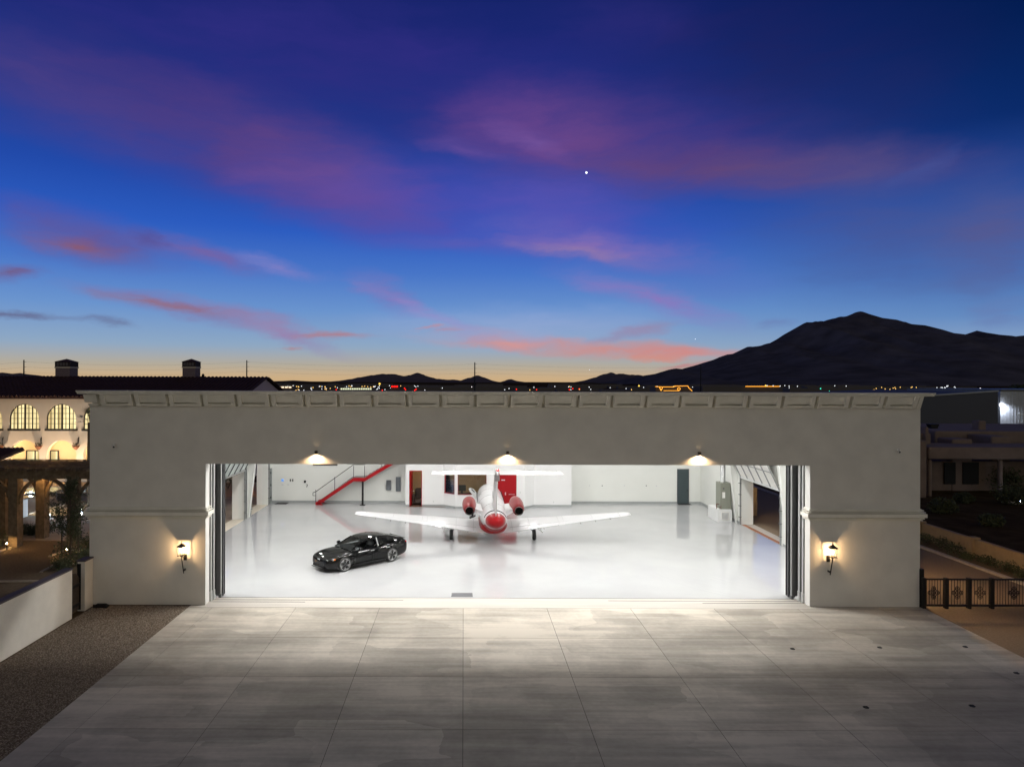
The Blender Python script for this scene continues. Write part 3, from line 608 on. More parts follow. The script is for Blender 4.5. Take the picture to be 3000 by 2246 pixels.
# ---- staircase
ST = hg
SY0, SY1 = 52.35, 53.3
sb = at(925, 1475, SY0); l0 = at(1034, 1411, SY0); l1 = at(1070, 1411, SY0); tp = at(1144, 1363, SY0)
z_of = lambda x, y: at(x, y, SY0).z
A0 = Vector((sb.x, SY0, .02)); A1 = Vector((at(1036, 1402, SY0).x, SY0, at(1036, 1404, SY0).z)); A2 = Vector((at(1068, 1402, SY0).x, SY0, A1.z)); slope2 = (A1.z-.2)/(A1.x-A0.x)
A3 = Vector((A2.x+4.2, SY0, A2.z+4.2*slope2*.98))
stt = MB()
stt.build('staircase', RED, hg) if False else None
for y in (SY0, SY1):
    m = MB(); w = .14
    for (p, q) in ((A0+Vector((.2, 0, .12)), A1), (A1, A2), (A2, A3)):
        p = Vector((p.x, y, p.z)); q = Vector((q.x, y, q.z)); m.hexa([(p.x, y-.03, p.z-w), (q.x, y-.03, q.z-w), (q.x, y+.03, q.z-w), (p.x, y+.03, p.z-w), (p.x, y-.03, p.z+w), (q.x, y-.03, q.z+w), (q.x, y+.03, q.z+w), (p.x, y+.03, p.z+w)])
    m.add([(A0.x-.02, y-.03, .002), (A0.x+.55, y-.03, .002), (A0.x+.2, y-.03, .28), (A0.x-.02, y-.03, .22), (A0.x-.02, y+.03, .002), (A0.x+.55, y+.03, .002), (A0.x+.2, y+.03, .28), (A0.x-.02, y+.03, .22)], [(0, 1, 2, 3), (7, 6, 5, 4), (0, 3, 7, 4), (1, 5, 6, 2), (3, 2, 6, 7)])
    if y == SY0: strg = m.build('stair_stringer', RED, hg)
    else: m.build('stair_stringer', RED, hg)
for k in range(15):
    f = (k+.5)/15; x = A0.x+.2+(A1.x-A0.x-.2)*f; z = .14+(A1.z)*f
    MB().box(x-.15, x+.15, SY0+.031, SY1-.031, z-.02, z+.02).build('stair_tread', DKGREY, hg)
MB().box(A1.x, A2.x, SY0+.031, SY1-.031, A1.z+.10, A1.z+.16).build('stair_landing', DKGREY, hg)
for k in range(14):
    f = (k+.5)/14; x = A2.x+4.2*f; z = A2.z+.1+(A3.z-A2.z)*f
    MB().box(x-.15, x+.15, SY0+.031, SY1-.031, z-.02, z+.02).build('stair_tread', DKGREY, hg)
MB().box(A3.x, 19-.6, 50.0, YB-.01, A3.z, A3.z+.2)
MB().beam((A1.x+.7, SY0, 0), (A1.x+.7, SY0, A1.z-.15), .14).build('landing_post', BLACKM, hg)
MB().box(A1.x+.5, A1.x+.9, SY0-.2, SY0+.2, .001, .03).build('post_foot', BLACKM, hg)
rail = MB(); RH = 1.05
top0 = Vector((A0.x, SY0, 1.02)); top1 = Vector((A1.x, SY0, A1.z+RH+.1)); top2 = Vector((A2.x, SY0, A2.z+RH+.1)); top3 = Vector((A3.x, SY0, A3.z+RH+.1))
rail.tube([top0+Vector((-.22, 0, -.08)), top0, top1, top2, top3], .03); rail.tube([top0+Vector((-.22, 0, -.08)), top0+Vector((-.22, 0, -.3)), top0+Vector((0, 0, -.3))], .022)
rl = rail.build('handrail', BLACKM, hg)
def zst(x): return .12+(x-A0.x)/(A1.x-A0.x)*A1.z if x < A1.x else (A1.z if x < A2.x else A2.z+(x-A2.x)*slope2*.98)
for x in (A0.x, (A0.x+A1.x)/2, A1.x, A2.x, A2.x+2.1, A3.x):
    MB().beam((x, SY0, max(.01, zst(x)-.05)), (x, SY0, zst(x)+RH), .04).build('baluster_post', BLACKM, rl)
for k in range(8):
    o = .16+k*.115; c = MB().tube([(A0.x, SY0, .12+o-.03), (A1.x, SY0, A1.z+o), (A2.x, SY0, A2.z+o), (A3.x, SY0, A3.z+o)], .008, n=4); c.build('rail_cable', ALU, rl)
# ceiling lights
CLM = emis('lamp_lens', (255, 250, 240), 14.0)
cl = None; li = 0
ORD = ('first', 'second', 'third', 'fourth', 'fifth', 'sixth', 'seventh', 'eighth', 'ninth', 'tenth', 'eleventh', 'twelfth', 'thirteenth', 'fourteenth', 'fifteenth')
for j, (y, ratio) in enumerate(((31.1, 3.9), (33.4, 1.7), (38.2, 1.0), (43.4, 1.25), (48.8, 1.45))):
    for i in range(6):
        x = -12.6+i*5.72
        loc = (x, y, 7.55)
        e = thing('ceiling_light', loc, '%s high bay light from the left, %s ceiling row behind the opening' % (ORD[i], ORD[j]), 'ceiling light', 'high bay lights under the hangar ceiling')
        if cl is None:
            cl = (MB().lathe([(.04, .44), (.05, .18), (.16, .16), (.24, .02)], n=14), MB().lathe([(.20, .012), (.20, .018)], n=14))
            a = cl[0].build('housing', MIDGREY, e, world=False); b = cl[1].build('lens', CLM, e, world=False); cl = (a, b)
        else:
            for q in cl:
                c = q.copy(); col.objects.link(c); c.parent = e
        light('AREA', (x, y, 7.55), INTERIOR*ratio, (1.0, .985, .95), parent=e, size=.42)
# ------------------------------------------------------------------ lamps on the facade
def downlight(px):
    p = at(px, 1320, YF)
    e = thing('wall_downlight', (p.x, YF-.01, 6.52), '', 'wall light', 'downlights over the hangar opening')
    MB().box(p.x-.04, p.x+.04, YF-.08, YF-.002, 6.48, 6.55).build('back_plate', BLACKM, e)
    MB().lathe([(.05, .10), (.065, .09), (.065, -.02), (.055, -.02), (.055, .04)], c=(p.x, YF-.13, 6.46), n=12, cap=False).build('shade', mat('bronze', (.05, .035, .025), .5), e, smooth=True)
    MB().lathe([(.05, .0), (.02, -.02)], c=(p.x, YF-.12, 6.47), n=10).build('bulb', emis('warm_bulb', (255, 214, 160), 30), e)
    light('SPOT', (p.x, YF-.15, 6.42), 75, (1.0, .66, .36), parent=e, size=.04, spot_size=R(150), spot_blend=.6)
    return e
for px, lb in ((928, 'left downlight glowing above the hangar opening, over the staircase side'), (1487, 'middle downlight glowing above the hangar opening, over the jet tail'), (2047, 'right downlight glowing above the hangar opening, toward the right jamb')):
    downlight(px)['label'] = lb
IRON = mat('wrought_iron', (.022, .017, .013), .55)
LGLASS = glass('lantern_glass', (.98, .95, .88), rough=.1)
def lantern(loc, label, s, power=6, nrm=(0, -1, 0), group='wall lanterns beside the hangar opening', tall=True):
    e = thing('wall_lantern', loc, label, 'wall lantern', group); c = Vector(loc); n = Vector(nrm); sd = Vector((-n.y, n.x, 0)) if abs(n.z) < .5 else Vector((1, 0, 0))
    b = c+n*.30; r = .105
    P = lambda u, v, z: b+sd*u+n*v+Vector((0, 0, z))
    m = MB()
    for u in (-r, r):
        for v in (-r, r): m.beam(P(u, v, -.2), P(u, v, .17), .011)
    for z, rr in ((-.2, r+.02), (.17, r+.02)):
        q = [P(-rr, -rr, z), P(rr, -rr, z), P(rr, rr, z), P(-rr, rr, z)]
        for i in range(4): m.beam(q[i], q[(i+1) % 4], .018)
    m.build('cage', IRON, e)
    m = MB(); q = [P(-r-.05, -r-.05, .18), P(r+.05, -r-.05, .18), P(r+.05, r+.05, .18), P(-r-.05, r+.05, .18), P(0, 0, .33)]
    m.add(q, [(0, 1, 4), (1, 2, 4), (2, 3, 4), (3, 0, 4), (3, 2, 1, 0)]); m.cyl(P(0, 0, .32), P(0, 0, .40), .02, .008); m.build('lantern_roof', IRON, e)
    MB().add([P(-r, -r, -.205), P(r, -r, -.205), P(r, r, -.205), P(-r, r, -.205)], [(3, 2, 1, 0)]).build('lantern_base', IRON, e)
    MB().cyl(P(0, 0, -.035), P(0, 0, .035), .024, .020, n=10).build('bulb', emis('lantern_bulb_%d' % power, (255, 206, 146), power*112), e)
    m = MB(); m.cyl(P(0, 0, -.25), P(0, 0, -.21), .05, .07)
    if tall:
        m.beam(P(0, 0, -.24), b+sd*(.05*s)-n*.12+Vector((0, 0, -.98)), .03, .03); k = b+sd*(.05*s)-n*.12+Vector((0, 0, -.86)); m.beam(k, k-n*.17, .05, .07)
    m.build('stem', IRON, e)
    m = MB(); k = c+sd*(.05*s)+Vector((0, 0, -.34)); m.beam(k+n*.002, k+n*.05, .12, .26); m.beam(k+n*.05, P(0, 0, -.26), .03, .03); m.build('bracket', IRON, e)
    return e
pl = at(540, 1607, YF); pr = at(2429, 1612, YF)
lantern((pl.x, YF, pl.z), 'lit black iron lantern on the stucco pier left of the hangar opening', 1)
lantern((pr.x, YF, pr.z), 'lit black iron lantern on the stucco pier right of the hangar opening', -1)
for px, py, s, lb in ((336, 1304, 1, 'small white security camera high on the left hangar pier'), (2631, 1319, -1, 'small white security camera high on the right hangar pier')):
    p = at(px, py, YF); e = thing('security_camera', (p.x, YF, p.z), lb, 'security camera', 'security cameras on the hangar front')
    MB().cyl((p.x, YF-.002, p.z+.04), (p.x, YF-.05, p.z+.04), .05, .04).build('mount', LIN, e, smooth=True)
    MB().cyl((p.x, YF-.04, p.z+.03), (p.x+.07*s, YF-.22, p.z-.05), .045, .05, n=12).build('camera_body', LIN, e, smooth=True)
    MB().cyl((p.x+.07*s, YF-.22, p.z-.05), (p.x+.074*s, YF-.23, p.z-.054), .035, n=12).build('camera_lens', BLACKM, e)
# black box on the ground by the pier
p = gr(296, 1777); m = MB(); m.box(p.x-.28, p.x+.28, p.y-.1, p.y+.12, -.02, .07); m.hexa([(p.x-.26, p.y-.09, .071), (p.x+.26, p.y-.09, .071), (p.x+.26, p.y+.11, .071), (p.x-.26, p.y+.11, .071), (p.x-.18, p.y-.03, .13), (p.x+.18, p.y-.03, .13), (p.x+.18, p.y+.07, .13), (p.x-.18, p.y+.07, .13)])
m.build('bait_station', BLACKM, None, label='low black plastic box on the gravel against the hangar corner', cat='box')
# tie-down plates
TD = [(2322, 1900, 'black anchor plate nearest the hangar opening, in the bright concrete'), (2577, 1896, 'black anchor plate in the row below the hangar right pier'), (2828, 1894, 'black anchor plate close to the tan driveway edge'),
      (2537, 2071, 'large black anchor plate in the middle of the right apron'), (2848, 2067, 'large black anchor plate beside the outermost right joint'), (2978, 1971, 'black anchor plate at the far right end of the apron')]
td0 = None
for x, y, lb in TD:
    p = gr(x, y)
    if td0 is None:
        e = thing('anchor_plate', (p.x, p.y, 0), lb, 'anchor plate', 'tie-down anchors set in the apron'); td0 = e
        MB().lathe([(.085, .003), (.085, .010), (.07, .014)], n=14).build('plate', BLACKM, e, world=False); MB().tube([(-.05, 0, .016), (-.03, 0, .035), (.03, 0, .035), (.05, 0, .016)], .008, n=5).build('ring', BLACKM, e, world=False)
    else: e = place(copy_tree(td0), (p.x, p.y, 0), lb)

# ------------------------------------------------------------------ small things inside the hangar
def onwall(px, py, w, h, name, label, cat, mt, y=YB, dpt=.06, group=None, glossy=None):
    p = at(px, py, y); k = y/F; m = MB().box(p.x-w*k/2, p.x+w*k/2, y-dpt, y-.001, p.z-h*k/2, p.z+h*k/2)
    o = m.build(name, mt, None, label=label, cat=cat, group=group, bevel=.01); return o
PANELG = mat('electric_panel_grey', (.10, .11, .125), .4)
onwall(1139, 1420, 14, 29, 'electrical_panel', 'short grey electrical panel on the white wall beneath the stairs', 'electrical panel', PANELG, dpt=.14)
onwall(1167, 1417, 14, 42, 'electrical_panel', 'tall grey electrical panel on the white wall near the office corner', 'electrical panel', PANELG, dpt=.14)
onwall(828, 1406, 7, 7, 'thermostat', 'small blue screen thermostat on the back wall left of the stairs', 'thermostat', emis('thermostat_screen', (110, 160, 230), .8), dpt=.04)
onwall(851, 1406, 3, 7, 'wall_phone', 'left one of two slim black handsets on the back wall', 'handset', BLACKM)
onwall(858, 1406, 3, 7, 'wall_phone', 'right one of two slim black handsets on the back wall', 'handset', BLACKM)
onwall(894, 1410, 5, 7, 'wall_box', 'square black outlet box on the back wall beside the stair foot', 'outlet box', BLACKM, dpt=.12)
for px, lb, yy in ((828, 'white switch plate under the blue thermostat', 1419), (844, 'wide white switch plate under the two handsets', 1419)):
    onwall(px, yy, 6, 4, 'switch_plate', lb, 'switch plate', LTMETAL, dpt=.015)
for i, (px, py, lb) in enumerate(((1727, 1422, 'small outlet plate on the right back wall nearest the office'), (1829, 1422, 'pale outlet plate on the back wall left of the black fitting'), (1923, 1423, 'pale outlet plate on the back wall next to the grey door'))):
    onwall(px, py, 3, 4, 'outlet_plate', lb, 'outlet', LTMETAL, dpt=.012)
for px, lb in ((1764, 'tiny black hook on the back wall between two outlets'), (1893, 'tiny black hook on the back wall left of the grey door')): onwall(px, 1422, 2.5, 2.5, 'wall_hook', lb, 'hook', BLACKM, dpt=.05)
for px, py, y, lb in ((1270, 1468, OY, 'outlet plate low on the office wall beside the open red door'), (1622, 1470, OY, 'outlet plate low on the office wall right of the red door'), (1524, 1442, OYB, 'light switch plate right beside the red door')):
    onwall(px, py, 3, 5, 'outlet_plate', lb, 'outlet', LTMETAL, y=y, dpt=.015)
# hose reel hanging
p = at(900, 1421, YB); MB().tube([(p.x-.02, YB-.06, p.z+.1), (p.x+.04, YB-.08, p.z+.02), (p.x-.03, YB-.08, p.z-.12)], .03).build('hanging_plug', BLACKM, None, label='black plug hanging under the outlet box on the back wall', cat='plug')
# suspended screen
p = at(953, 1361, 51.5)
e = thing('projection_screen', (p.x, 51.5, 3.1), 'dark rolled-up screen housing hanging near the hangar ceiling left of the stairs', 'screen')
MB().box(p.x-.92, p.x+.92, 51.4, 51.55, 3.16, 3.27).build('screen_case', BLACKM, e); MB().box(p.x-.9, p.x+.9, 51.43, 51.52, 3.11, 3.155).build('bottom_bar', LTMETAL, e)
for s in (-.7, .7): MB().cyl((p.x+s, 51.47, 3.27), (p.x+s, 51.47, 8.0), .012, n=6).build('hanger_rod', ALU, e)
MATM = mat('black_mat', (.02, .02, .022), .8)
def floormat(name, pts, label, mt=MATM):
    q = [gr(*p, z=.008) for p in pts]; m = MB(); m.hexa([(v.x, v.y, .002) for v in q]+[(v.x, v.y, .014) for v in q]); return m.build(name, mt, None, label=label, cat='floor mat')
floormat('floor_mat', [(804, 1476), (838, 1476.5), (852, 1468.5), (818, 1468.5)], 'black rubber floor mat in the back left corner of the hangar')
floormat('floor_mat', [(1987, 1478), (2027, 1478), (2018, 1473), (1986, 1473)], 'black doormat in front of the slate grey back door')
floormat('floor_hatch', [(1322, 1746.5), (1385, 1746.5), (1384, 1736), (1323.5, 1736)], 'dark grey rectangular mat on the white floor near the front threshold', mat('hatch_grey', (.085, .085, .095), .6))
# air handler at the right wall
hv = thing('air_handler', (17.75, 46.9, 0), 'grey upright air handler on a white pallet box by the right hangar wall', 'air handler')
HW = mat('pallet_white', (.70, .71, .71), .5)
MB().box(17.3, 18.3, 46.5, 48.3, 0, .84).build('base_box', HW, hv, bevel=.01)
m = MB(); z = (.12, .70); m.box(17.55, 18.1, 46.47, 46.498, .64, .68); m.box(17.55, 18.1, 46.47, 46.498, .14, .18); m.box(17.55, 17.59, 46.47, 46.498, .181, .639); m.box(18.06, 18.1, 46.47, 46.498, .181, .639); m.build('grille_frame', LIN, hv)
for k in range(7): MB().box(17.6, 18.05, 46.475, 46.497, .20+.06*k, .235+.06*k).build('grille_slat', LTMETAL, hv)
cab = MB().box(17.55, 18.27, 46.6, 47.5, .842, 2.62).build('cabinet', mat('olive_grey_cabinet', (.22, .23, .19), .5), hv, bevel=.01)
MB().box(17.66, 17.85, 46.58, 46.598, 1.6, 2.0).build('label_plate', LIN, cab); MB().box(17.7, 17.8, 46.58, 46.598, 2.2, 2.3).build('badge', DKGREY, cab)
m = MB(); rr = [(.16+.02*(k % 2), 2.62+.06*k) for k in range(60)]; m.lathe(rr, c=(17.85, 47, 0), n=12); m.build('flexible_duct', mat('foil_duct', (.6, .61, .62), .35, metal=.8), hv, smooth=False)
m = MB(); m.tube([(17.5, 46.75, 1.15), (17.32, 46.7, 1.2), (17.32, 46.7, .85)], .025); m.tube([(17.6, 46.58, 1.05), (17.45, 46.55, .98), (17.6, 46.57, .9)], .015); m.build('pipe', mat('copper_pipe', (.12, .03, .02), .5), hv)
# office furniture
LEATH = mat('brown_leather', (.045, .028, .02), .5, var=.1)
c = Vector((-3.3, 52.5, 0)); e = thing('armchair', (-3.3, 52.6, 0), 'brown leather armchair seen through the open red office door', 'armchair')
def rbox(x0, x1, y0, y1, z0, z1, nm, mt, par, bev=.06): return MB().box(x0, x1, y0, y1, z0, z1).build(nm, mt, par, bevel=bev)
rbox(-3.75, -2.9, 52.35, 53.1, .12, .48, 'seat', LEATH, e, .08); rbox(-3.75, -2.9, 52.98, 53.26, .3, 1.2, 'backrest', LEATH, e, .1)
rbox(-3.95, -3.76, 52.3, 53.1, .1, .78, 'armrest', LEATH, e, .08); rbox(-2.89, -2.7, 52.3, 53.1, .1, .78, 'armrest', LEATH, e, .08)
e = thing('desk_monitor', (.35, 52.0, 1.0), 'back of a dark grey monitor behind the wide office window', 'monitor')
SCR = mat('monitor_back', (.035, .04, .042), .5)
rbox(-.42, .18, 52.0, 52.05, 1.15, 1.62, 'screen_back', SCR, e, .02); MB().box(-.2, -.05, 52.03, 52.12, .95, 1.2).build('monitor_stand', SCR, e)
e = thing('desk_monitor', (-.9, 52.0, 1.0), 'back of a grey monitor behind the narrow angled office window', 'monitor')
rbox(-1.22, -.72, 52.0, 52.05, 1.15, 1.62, 'screen_back', SCR, e, .02); MB().box(-1.0, -.9, 52.03, 52.12, .95, 1.2).build('monitor_stand', SCR, e)
e = thing('office_desk', (0, 52.2, 0), 'long office desk standing behind the office windows', 'desk')
MB().box(-1.3, 1.2, 51.9, 52.6, .9, .95).build('tabletop', WOOD, e); [MB().box(x, x+.06, 51.95, 52.55, .012, .9).build('leg', WOOD, e) for x in (-1.25, 1.1)]
for loc, pw, lb in (((-3.3, 52.3, 3.5), 10, 'small warm ceiling lamp in the office room with the armchair'), ((.3, 52.1, 3.5), 16, 'small warm ceiling lamp in the office room behind the wide window')):
    e = thing('office_lamp', loc, lb, 'ceiling lamp'); MB().lathe([(.1, .39), (.12, .0)], c=loc, n=10).build('lamp_shade', emis('office_lamp_shade', (255, 205, 140), 4), e)
    light('POINT', (loc[0], loc[1], loc[2]-.1), pw, (1, .72, .42), parent=e, size=.08)

# ------------------------------------------------------------------ car
def make_car():
    e = thing('sports_car', (0, 0, 0), 'glossy black four-door fastback car parked on the white hangar floor', 'car')
    S = [  # x, half width, z bottom, z shoulder, z deck
     (2.40, .50, .34, .54, .57), (2.34, .72, .22, .63, .66), (2.20, .86, .15, .70, .745), (1.95, .935, .14, .765, .80), (1.70, .965, .14, .82, .84), (1.45, .98, .14, .845, .865), (1.15, .975, .14, .855, .89),
     (.80, .955, .14, .86, .925), (.40, .95, .14, .87, .90), (-.3, .95, .14, .90, .92), (-.85, .965, .14, .925, .94), (-1.2, .985, .14, .95, .965), (-1.5, .995, .14, .965, .99), (-1.8, .99, .16, .97, 1.0), (-2.15, .955, .2, .98, 1.02), (-2.42, .90, .27, .985, 1.035), (-2.55, .82, .34, .95, .99), (-2.61, .62, .42, .84, .88)]
    m = MB(); rows = []
    for (x, w, zb, zs, zd) in S:
        h = zs-zb
        half = [(0, zb), (w*.80, zb), (w*.93, zb+.05), (w*.985, zb+h*.30), (w, zb+h*.55), (w*.975, zb+h*.80), (w*.92, zs), (w*.80, zs+(zd-zs)*.6), (w*.42, zd-.005), (0, zd)]
        ringp = [(x, -y, z) for y, z in half] + [(x, y, z) for y, z in reversed(half[1:-1])]
        rows.append(ringp)
    n = len(rows[0]); vs = [p for r in rows for p in r]
    fs = [(k*n+i, (k+1)*n+i, (k+1)*n+(i+1) % n, k*n+(i+1) % n) for k in range(len(rows)-1) for i in range(n)]
    fs += [tuple(range(n)), tuple(reversed(range((len(rows)-1)*n, len(rows)*n)))]
    m.add(vs, fs); body = m.build('body', CARB, e, smooth=True, world=False)
    ss = body.modifiers.new('s', 'SUBSURF'); ss.levels = 2; ss.render_levels = 2
    cut = MB()
    for x in (1.45, -1.45):
        for s in (-1, 1): cut.lathe([(.375, s*.66), (.375, s*1.3)] if s > 0 else [(.375, -1.3), (.375, -.66)], c=(x, 0, .36), axis='Y', n=36)
    # windscreen / cabin hollow
    cu = cut.build('cut', MIDGREY, None)
    bo = body.modifiers.new('b', 'BOOLEAN'); bo.object = cu; bo.operation = 'DIFFERENCE'; bo.solver = 'EXACT'
    dg = bpy.context.evaluated_depsgraph_get(); me = bpy.data.meshes.new_from_object(body.evaluated_get(dg))
    body.modifiers.clear(); old = body.data; body.data = me; bpy.data.meshes.remove(old); bpy.data.objects.remove(cu)
    me.materials.clear(); me.materials.append(CARB)
    for p in me.polygons: p.use_smooth = True
    try: me.set_sharp_from_angle(angle=R(40))
    except Exception: pass
    # greenhouse
    G = [(.98, .80, .905, .78, .915), (.70, .84, .90, .70, 1.06), (.40, .865, .90, .635, 1.21), (.12, .875, .905, .60, 1.325), (-.15, .88, .915, .59, 1.38), (-.5, .88, .93, .59, 1.405), (-.85, .875, .945, .585, 1.40), (-1.25, .87, .965, .58, 1.355), (-1.65, .85, .985, .58, 1.275), (-2.0, .81, 1.0, .58, 1.18), (-2.38, .74, 1.02, .60, 1.055)]
    def roofp(i, f):   # f across roof -1..1
        x, wb, zb, wt, zt = G[i]; return Vector((x, wt*f, zt+.028*(1-f*f)))
    def rib(i0, i1, f0, f1, nf, off=0.0):
        q = MB(); vs = []; 
        for i in range(i0, i1+1):
            for k in range(nf+1): 
                p = roofp(i, f0+(f1-f0)*k/nf); p.z += off; vs.append(p)
        fs = [(a*(nf+1)+k, a*(nf+1)+k+1, (a+1)*(nf+1)+k+1, (a+1)*(nf+1)+k) for a in range(i1-i0) for k in range(nf)]
        q.add(vs, fs); return q
    rib(0, 3, -.93, .93, 8).build('windscreen', GLASSC, e, smooth=True, world=False)
    rib(3, 7, -1, 1, 8, .004).build('roof', CARB, e, smooth=True, world=False)
    rib(7, 10, -.9, .9, 8).build('rear_window', GLASSD, e, smooth=True, world=False)
    def sidep(i, f, s): x, wb, zb, wt, zt = G[i]; b = Vector((x, wb*s, zb)); t_ = Vector((x, wt*s, zt)); p = b.lerp(t_, f); p.y += s*.035*math.sin(math.pi*f); return p
    for s in (-1, 1):
        def strip(i0, i1, f0, f1, nf=4):
            q = MB(); vs = [sidep(i, f0+(f1-f0)*k/nf, s) for i in range(i0, i1+1) for k in range(nf+1)]
            fs = [(a*(nf+1)+k, a*(nf+1)+k+1, (a+1)*(nf+1)+k+1, (a+1)*(nf+1)+k) for a in range(i1-i0) for k in range(nf)]
            if s > 0: fs = [f[::-1] for f in fs]
            q.add(vs, fs); return q
        strip(0, 1, 0, 1).build('front_quarter', CARB, e, smooth=True, world=False)
        if s < 0: strip(1, 5, .04, .84).build('side_window', GLASSD, e, smooth=True, world=False)
        strip(5, 9, .04, .84).build('side_window', GLASSD, e, smooth=True, world=False)
        strip(1, 9, .84, 1.0, 2).build('roof_rail', CARB, e, smooth=True, world=False)
        q = MB(); q.beam(sidep(5, 0, s)+Vector((-.10, 0, 0)), sidep(5, .86, s)+Vector((-.10, 0, 0)), .12, .05, up=(1, 0, 0)); q.build('door_pillar', CARB if s < 0 else MIDGREY, e, world=False)
        strip(9, 10, 0, 1, 4).build('rear_quarter', CARB, e, smooth=True, world=False)
        q = MB()
        for i in range(0, 3): q.beam(roofp(i, s*.96)+Vector((0, 0, .0)), roofp(i+1, s*.96), .05, .035)
        q.build('windscreen_pillar', CARB, e, world=False)
        # mirror
        q = MB(); q.beam((.62, s*.90, .93), (.60, s*1.02, .97), .05, .04); q.lathe([(.02, -.10), (.075, -.07), (.085, 0), (.07, .08)], c=(.58, s*1.06, 1.0), axis='X', n=12); q.build('wing_mirror', CARB, e, smooth=True, world=False)
        # lights
        q = MB(); q.hexa([(2.305, s*.50, .60), (2.08, s*.885, .63), (2.0, s*.86, .63), (2.2, s*.5, .60), (2.24, s*.52, .675), (2.02, s*.90, .715), (1.95, s*.86, .72), (2.12, s*.5, .70)]); hl = q.build('headlight', mat('headlight_glass', (.75, .77, .80), .12, metal=.4, coat=1), e, world=False)
        q = MB(); q.hexa([(2.06, s*.905, .65), (2.0, s*.94, .655), (1.97, s*.90, .655), (2.03, s*.86, .65), (2.03, s*.905, .695), (1.97, s*.94, .705), (1.94, s*.90, .705), (2.0, s*.86, .695)]); q.build('indicator', mat('amber_lens', (.75, .20, .02), .15, coat=1), hl, world=False)
        q = MB(); q.hexa([(-2.60, s*.4, .86), (-2.47, s*.86, .88), (-2.40, s*.82, .88), (-2.5, s*.4, .86), (-2.585, s*.4, .93), (-2.44, s*.885, .965), (-2.36, s*.85, .965), (-2.5, s*.4, .93)]); q.build('tail_light', mat('red_lens', (.55, .01, .015), .12, coat=1), e, world=False)
        # sill, door handle, door gaps
        q = MB(); q.beam((1.0, s*.955, .215), (-1.0, s*.955, .215), .05, .05); q.build('sill_trim', BLACKM, e, world=False)
        for x in (-.10, -1.08): MB().beam((x, s*.958, .80), (x-.2, s*.965, .805), .03, .035).build('door_handle', ALU, e, world=False)
        for x in (.88, -.22): MB().beam((x, s*.968, .26), (x-.03, s*.955, .86), .012, .012, up=(0, 1, 0)).build('door_gap', BLACKM, e, world=False)
    # front grille, intake, badge
    q = MB(); q.hexa([(2.385, -.50, .40), (2.385, .50, .40), (2.30, .5, .40), (2.30, -.5, .40), (2.37, -.46, .58), (2.37, .46, .58), (2.28, .46, .58), (2.28, -.46, .58)]); q.build('grille', mat('satin_black', (.012, .012, .013), .35), e, world=False)
    q = MB(); q.hexa([(2.39, -.56, .22), (2.39, .56, .22), (2.2, .6, .22), (2.2, -.6, .22), (2.41, -.5, .33), (2.41, .5, .33), (2.2, .5, .33), (2.2, -.5, .33)]); q.build('lower_intake', BLACKM, e, world=False)
    for k in range(4):
        q = MB(); 
        for j in range(12): a, b = 2*math.pi*j/12, 2*math.pi*(j+1)/12; q.cyl((2.382, (k-1.5)*.052+.034*math.cos(a), .61+.03*math.sin(a)), (2.382, (k-1.5)*.052+.034*math.cos(b), .61+.03*math.sin(b)), .005, n=4)
        q.build('badge_ring', ALU, e, world=False)
    q = MB(); q.box(2.36, 2.44, -.62, .62, .17, .19); q.build('front_lip', BLACKM, e, world=False, bevel=.005)
    q = MB(); q.beam((-2.44, -.66, 1.055), (-2.44, .66, 1.055), .12, .02); q.build('rear_spoiler', CARB, e, world=False)
    # interior
    INT = mat('cabin_grey', (.07, .075, .08), .6)
    MB().hexa([(1.0, -.74, .84), (1.0, .74, .84), (.35, .74, .84), (.35, -.74, .84), (.85, -.7, .935), (.85, .7, .935), (.40, .7, .99), (.40, -.7, .99)]).build('dashboard', INT, e, world=False, bevel=.03)
    for x in (-.05, -.95):
        for y in (-.38, .38):
            q = MB(); q.beam((x-.35, y, .93), (x-.45, y, 1.16), .42, .14, up=(0, 1, 0)); q.box(x-.52, x-.4, y-.12, y+.12, 1.16, 1.29); q.build('seat_back', INT, e, world=False, bevel=.04)
    q = MB()
    for j in range(14):
        a, b = 2*math.pi*j/14, 2*math.pi*(j+1)/14; f = lambda t_: (.30+.06*math.sin(t_), .38+.17*math.cos(t_), 1.0+.15*math.sin(t_)); q.cyl(f(a), f(b), .014, n=5)
    q.build('steering_wheel', BLACKM, e, world=False)
    # wheels
    def wheel():
        ty = MB().lathe([(.27, -.115), (.335, -.125), (.358, -.10), (.362, 0), (.358, .10), (.335, .125), (.27, .115)], axis='Y', n=40, cap=False).build('tyre', RUBBER, None, smooth=True)
        q = MB(); q.lathe([(.272, -.112), (.275, .112), (.262, .115), (.250, .06), (.245, -.10)], axis='Y', n=40, cap=False)
        q.lathe([(.285, .104), (.288, .118), (.255, .120), (.252, .10)], axis='Y', n=40, cap=False)
        rim = q.build('rim', mat('polished_rim', (.62, .62, .63), .22, metal=.9), ty, smooth=True, world=False)
        q = MB()
        for k in range(5):
            a = 2*math.pi*k/5+.3
            for d in (-.16, .16):
                c0 = Vector((.05*math.cos(a+d*2), .105, .05*math.sin(a+d*2))); c1 = Vector((.262*math.cos(a+d*1.05), .112, .262*math.sin(a+d*1.05))); q.beam(c0, c1, .030, .035, up=(0, 1, 0))
            tip = Vector((.25*math.cos(a), .09, .25*math.sin(a)))
        q.cyl((0, .07, 0), (0, .118, 0), .06, .05, n=14); q.build('spoke', mat('rim_black', (.03, .03, .032), .25, metal=.5, coat=.6), ty, world=False)
        q = MB()
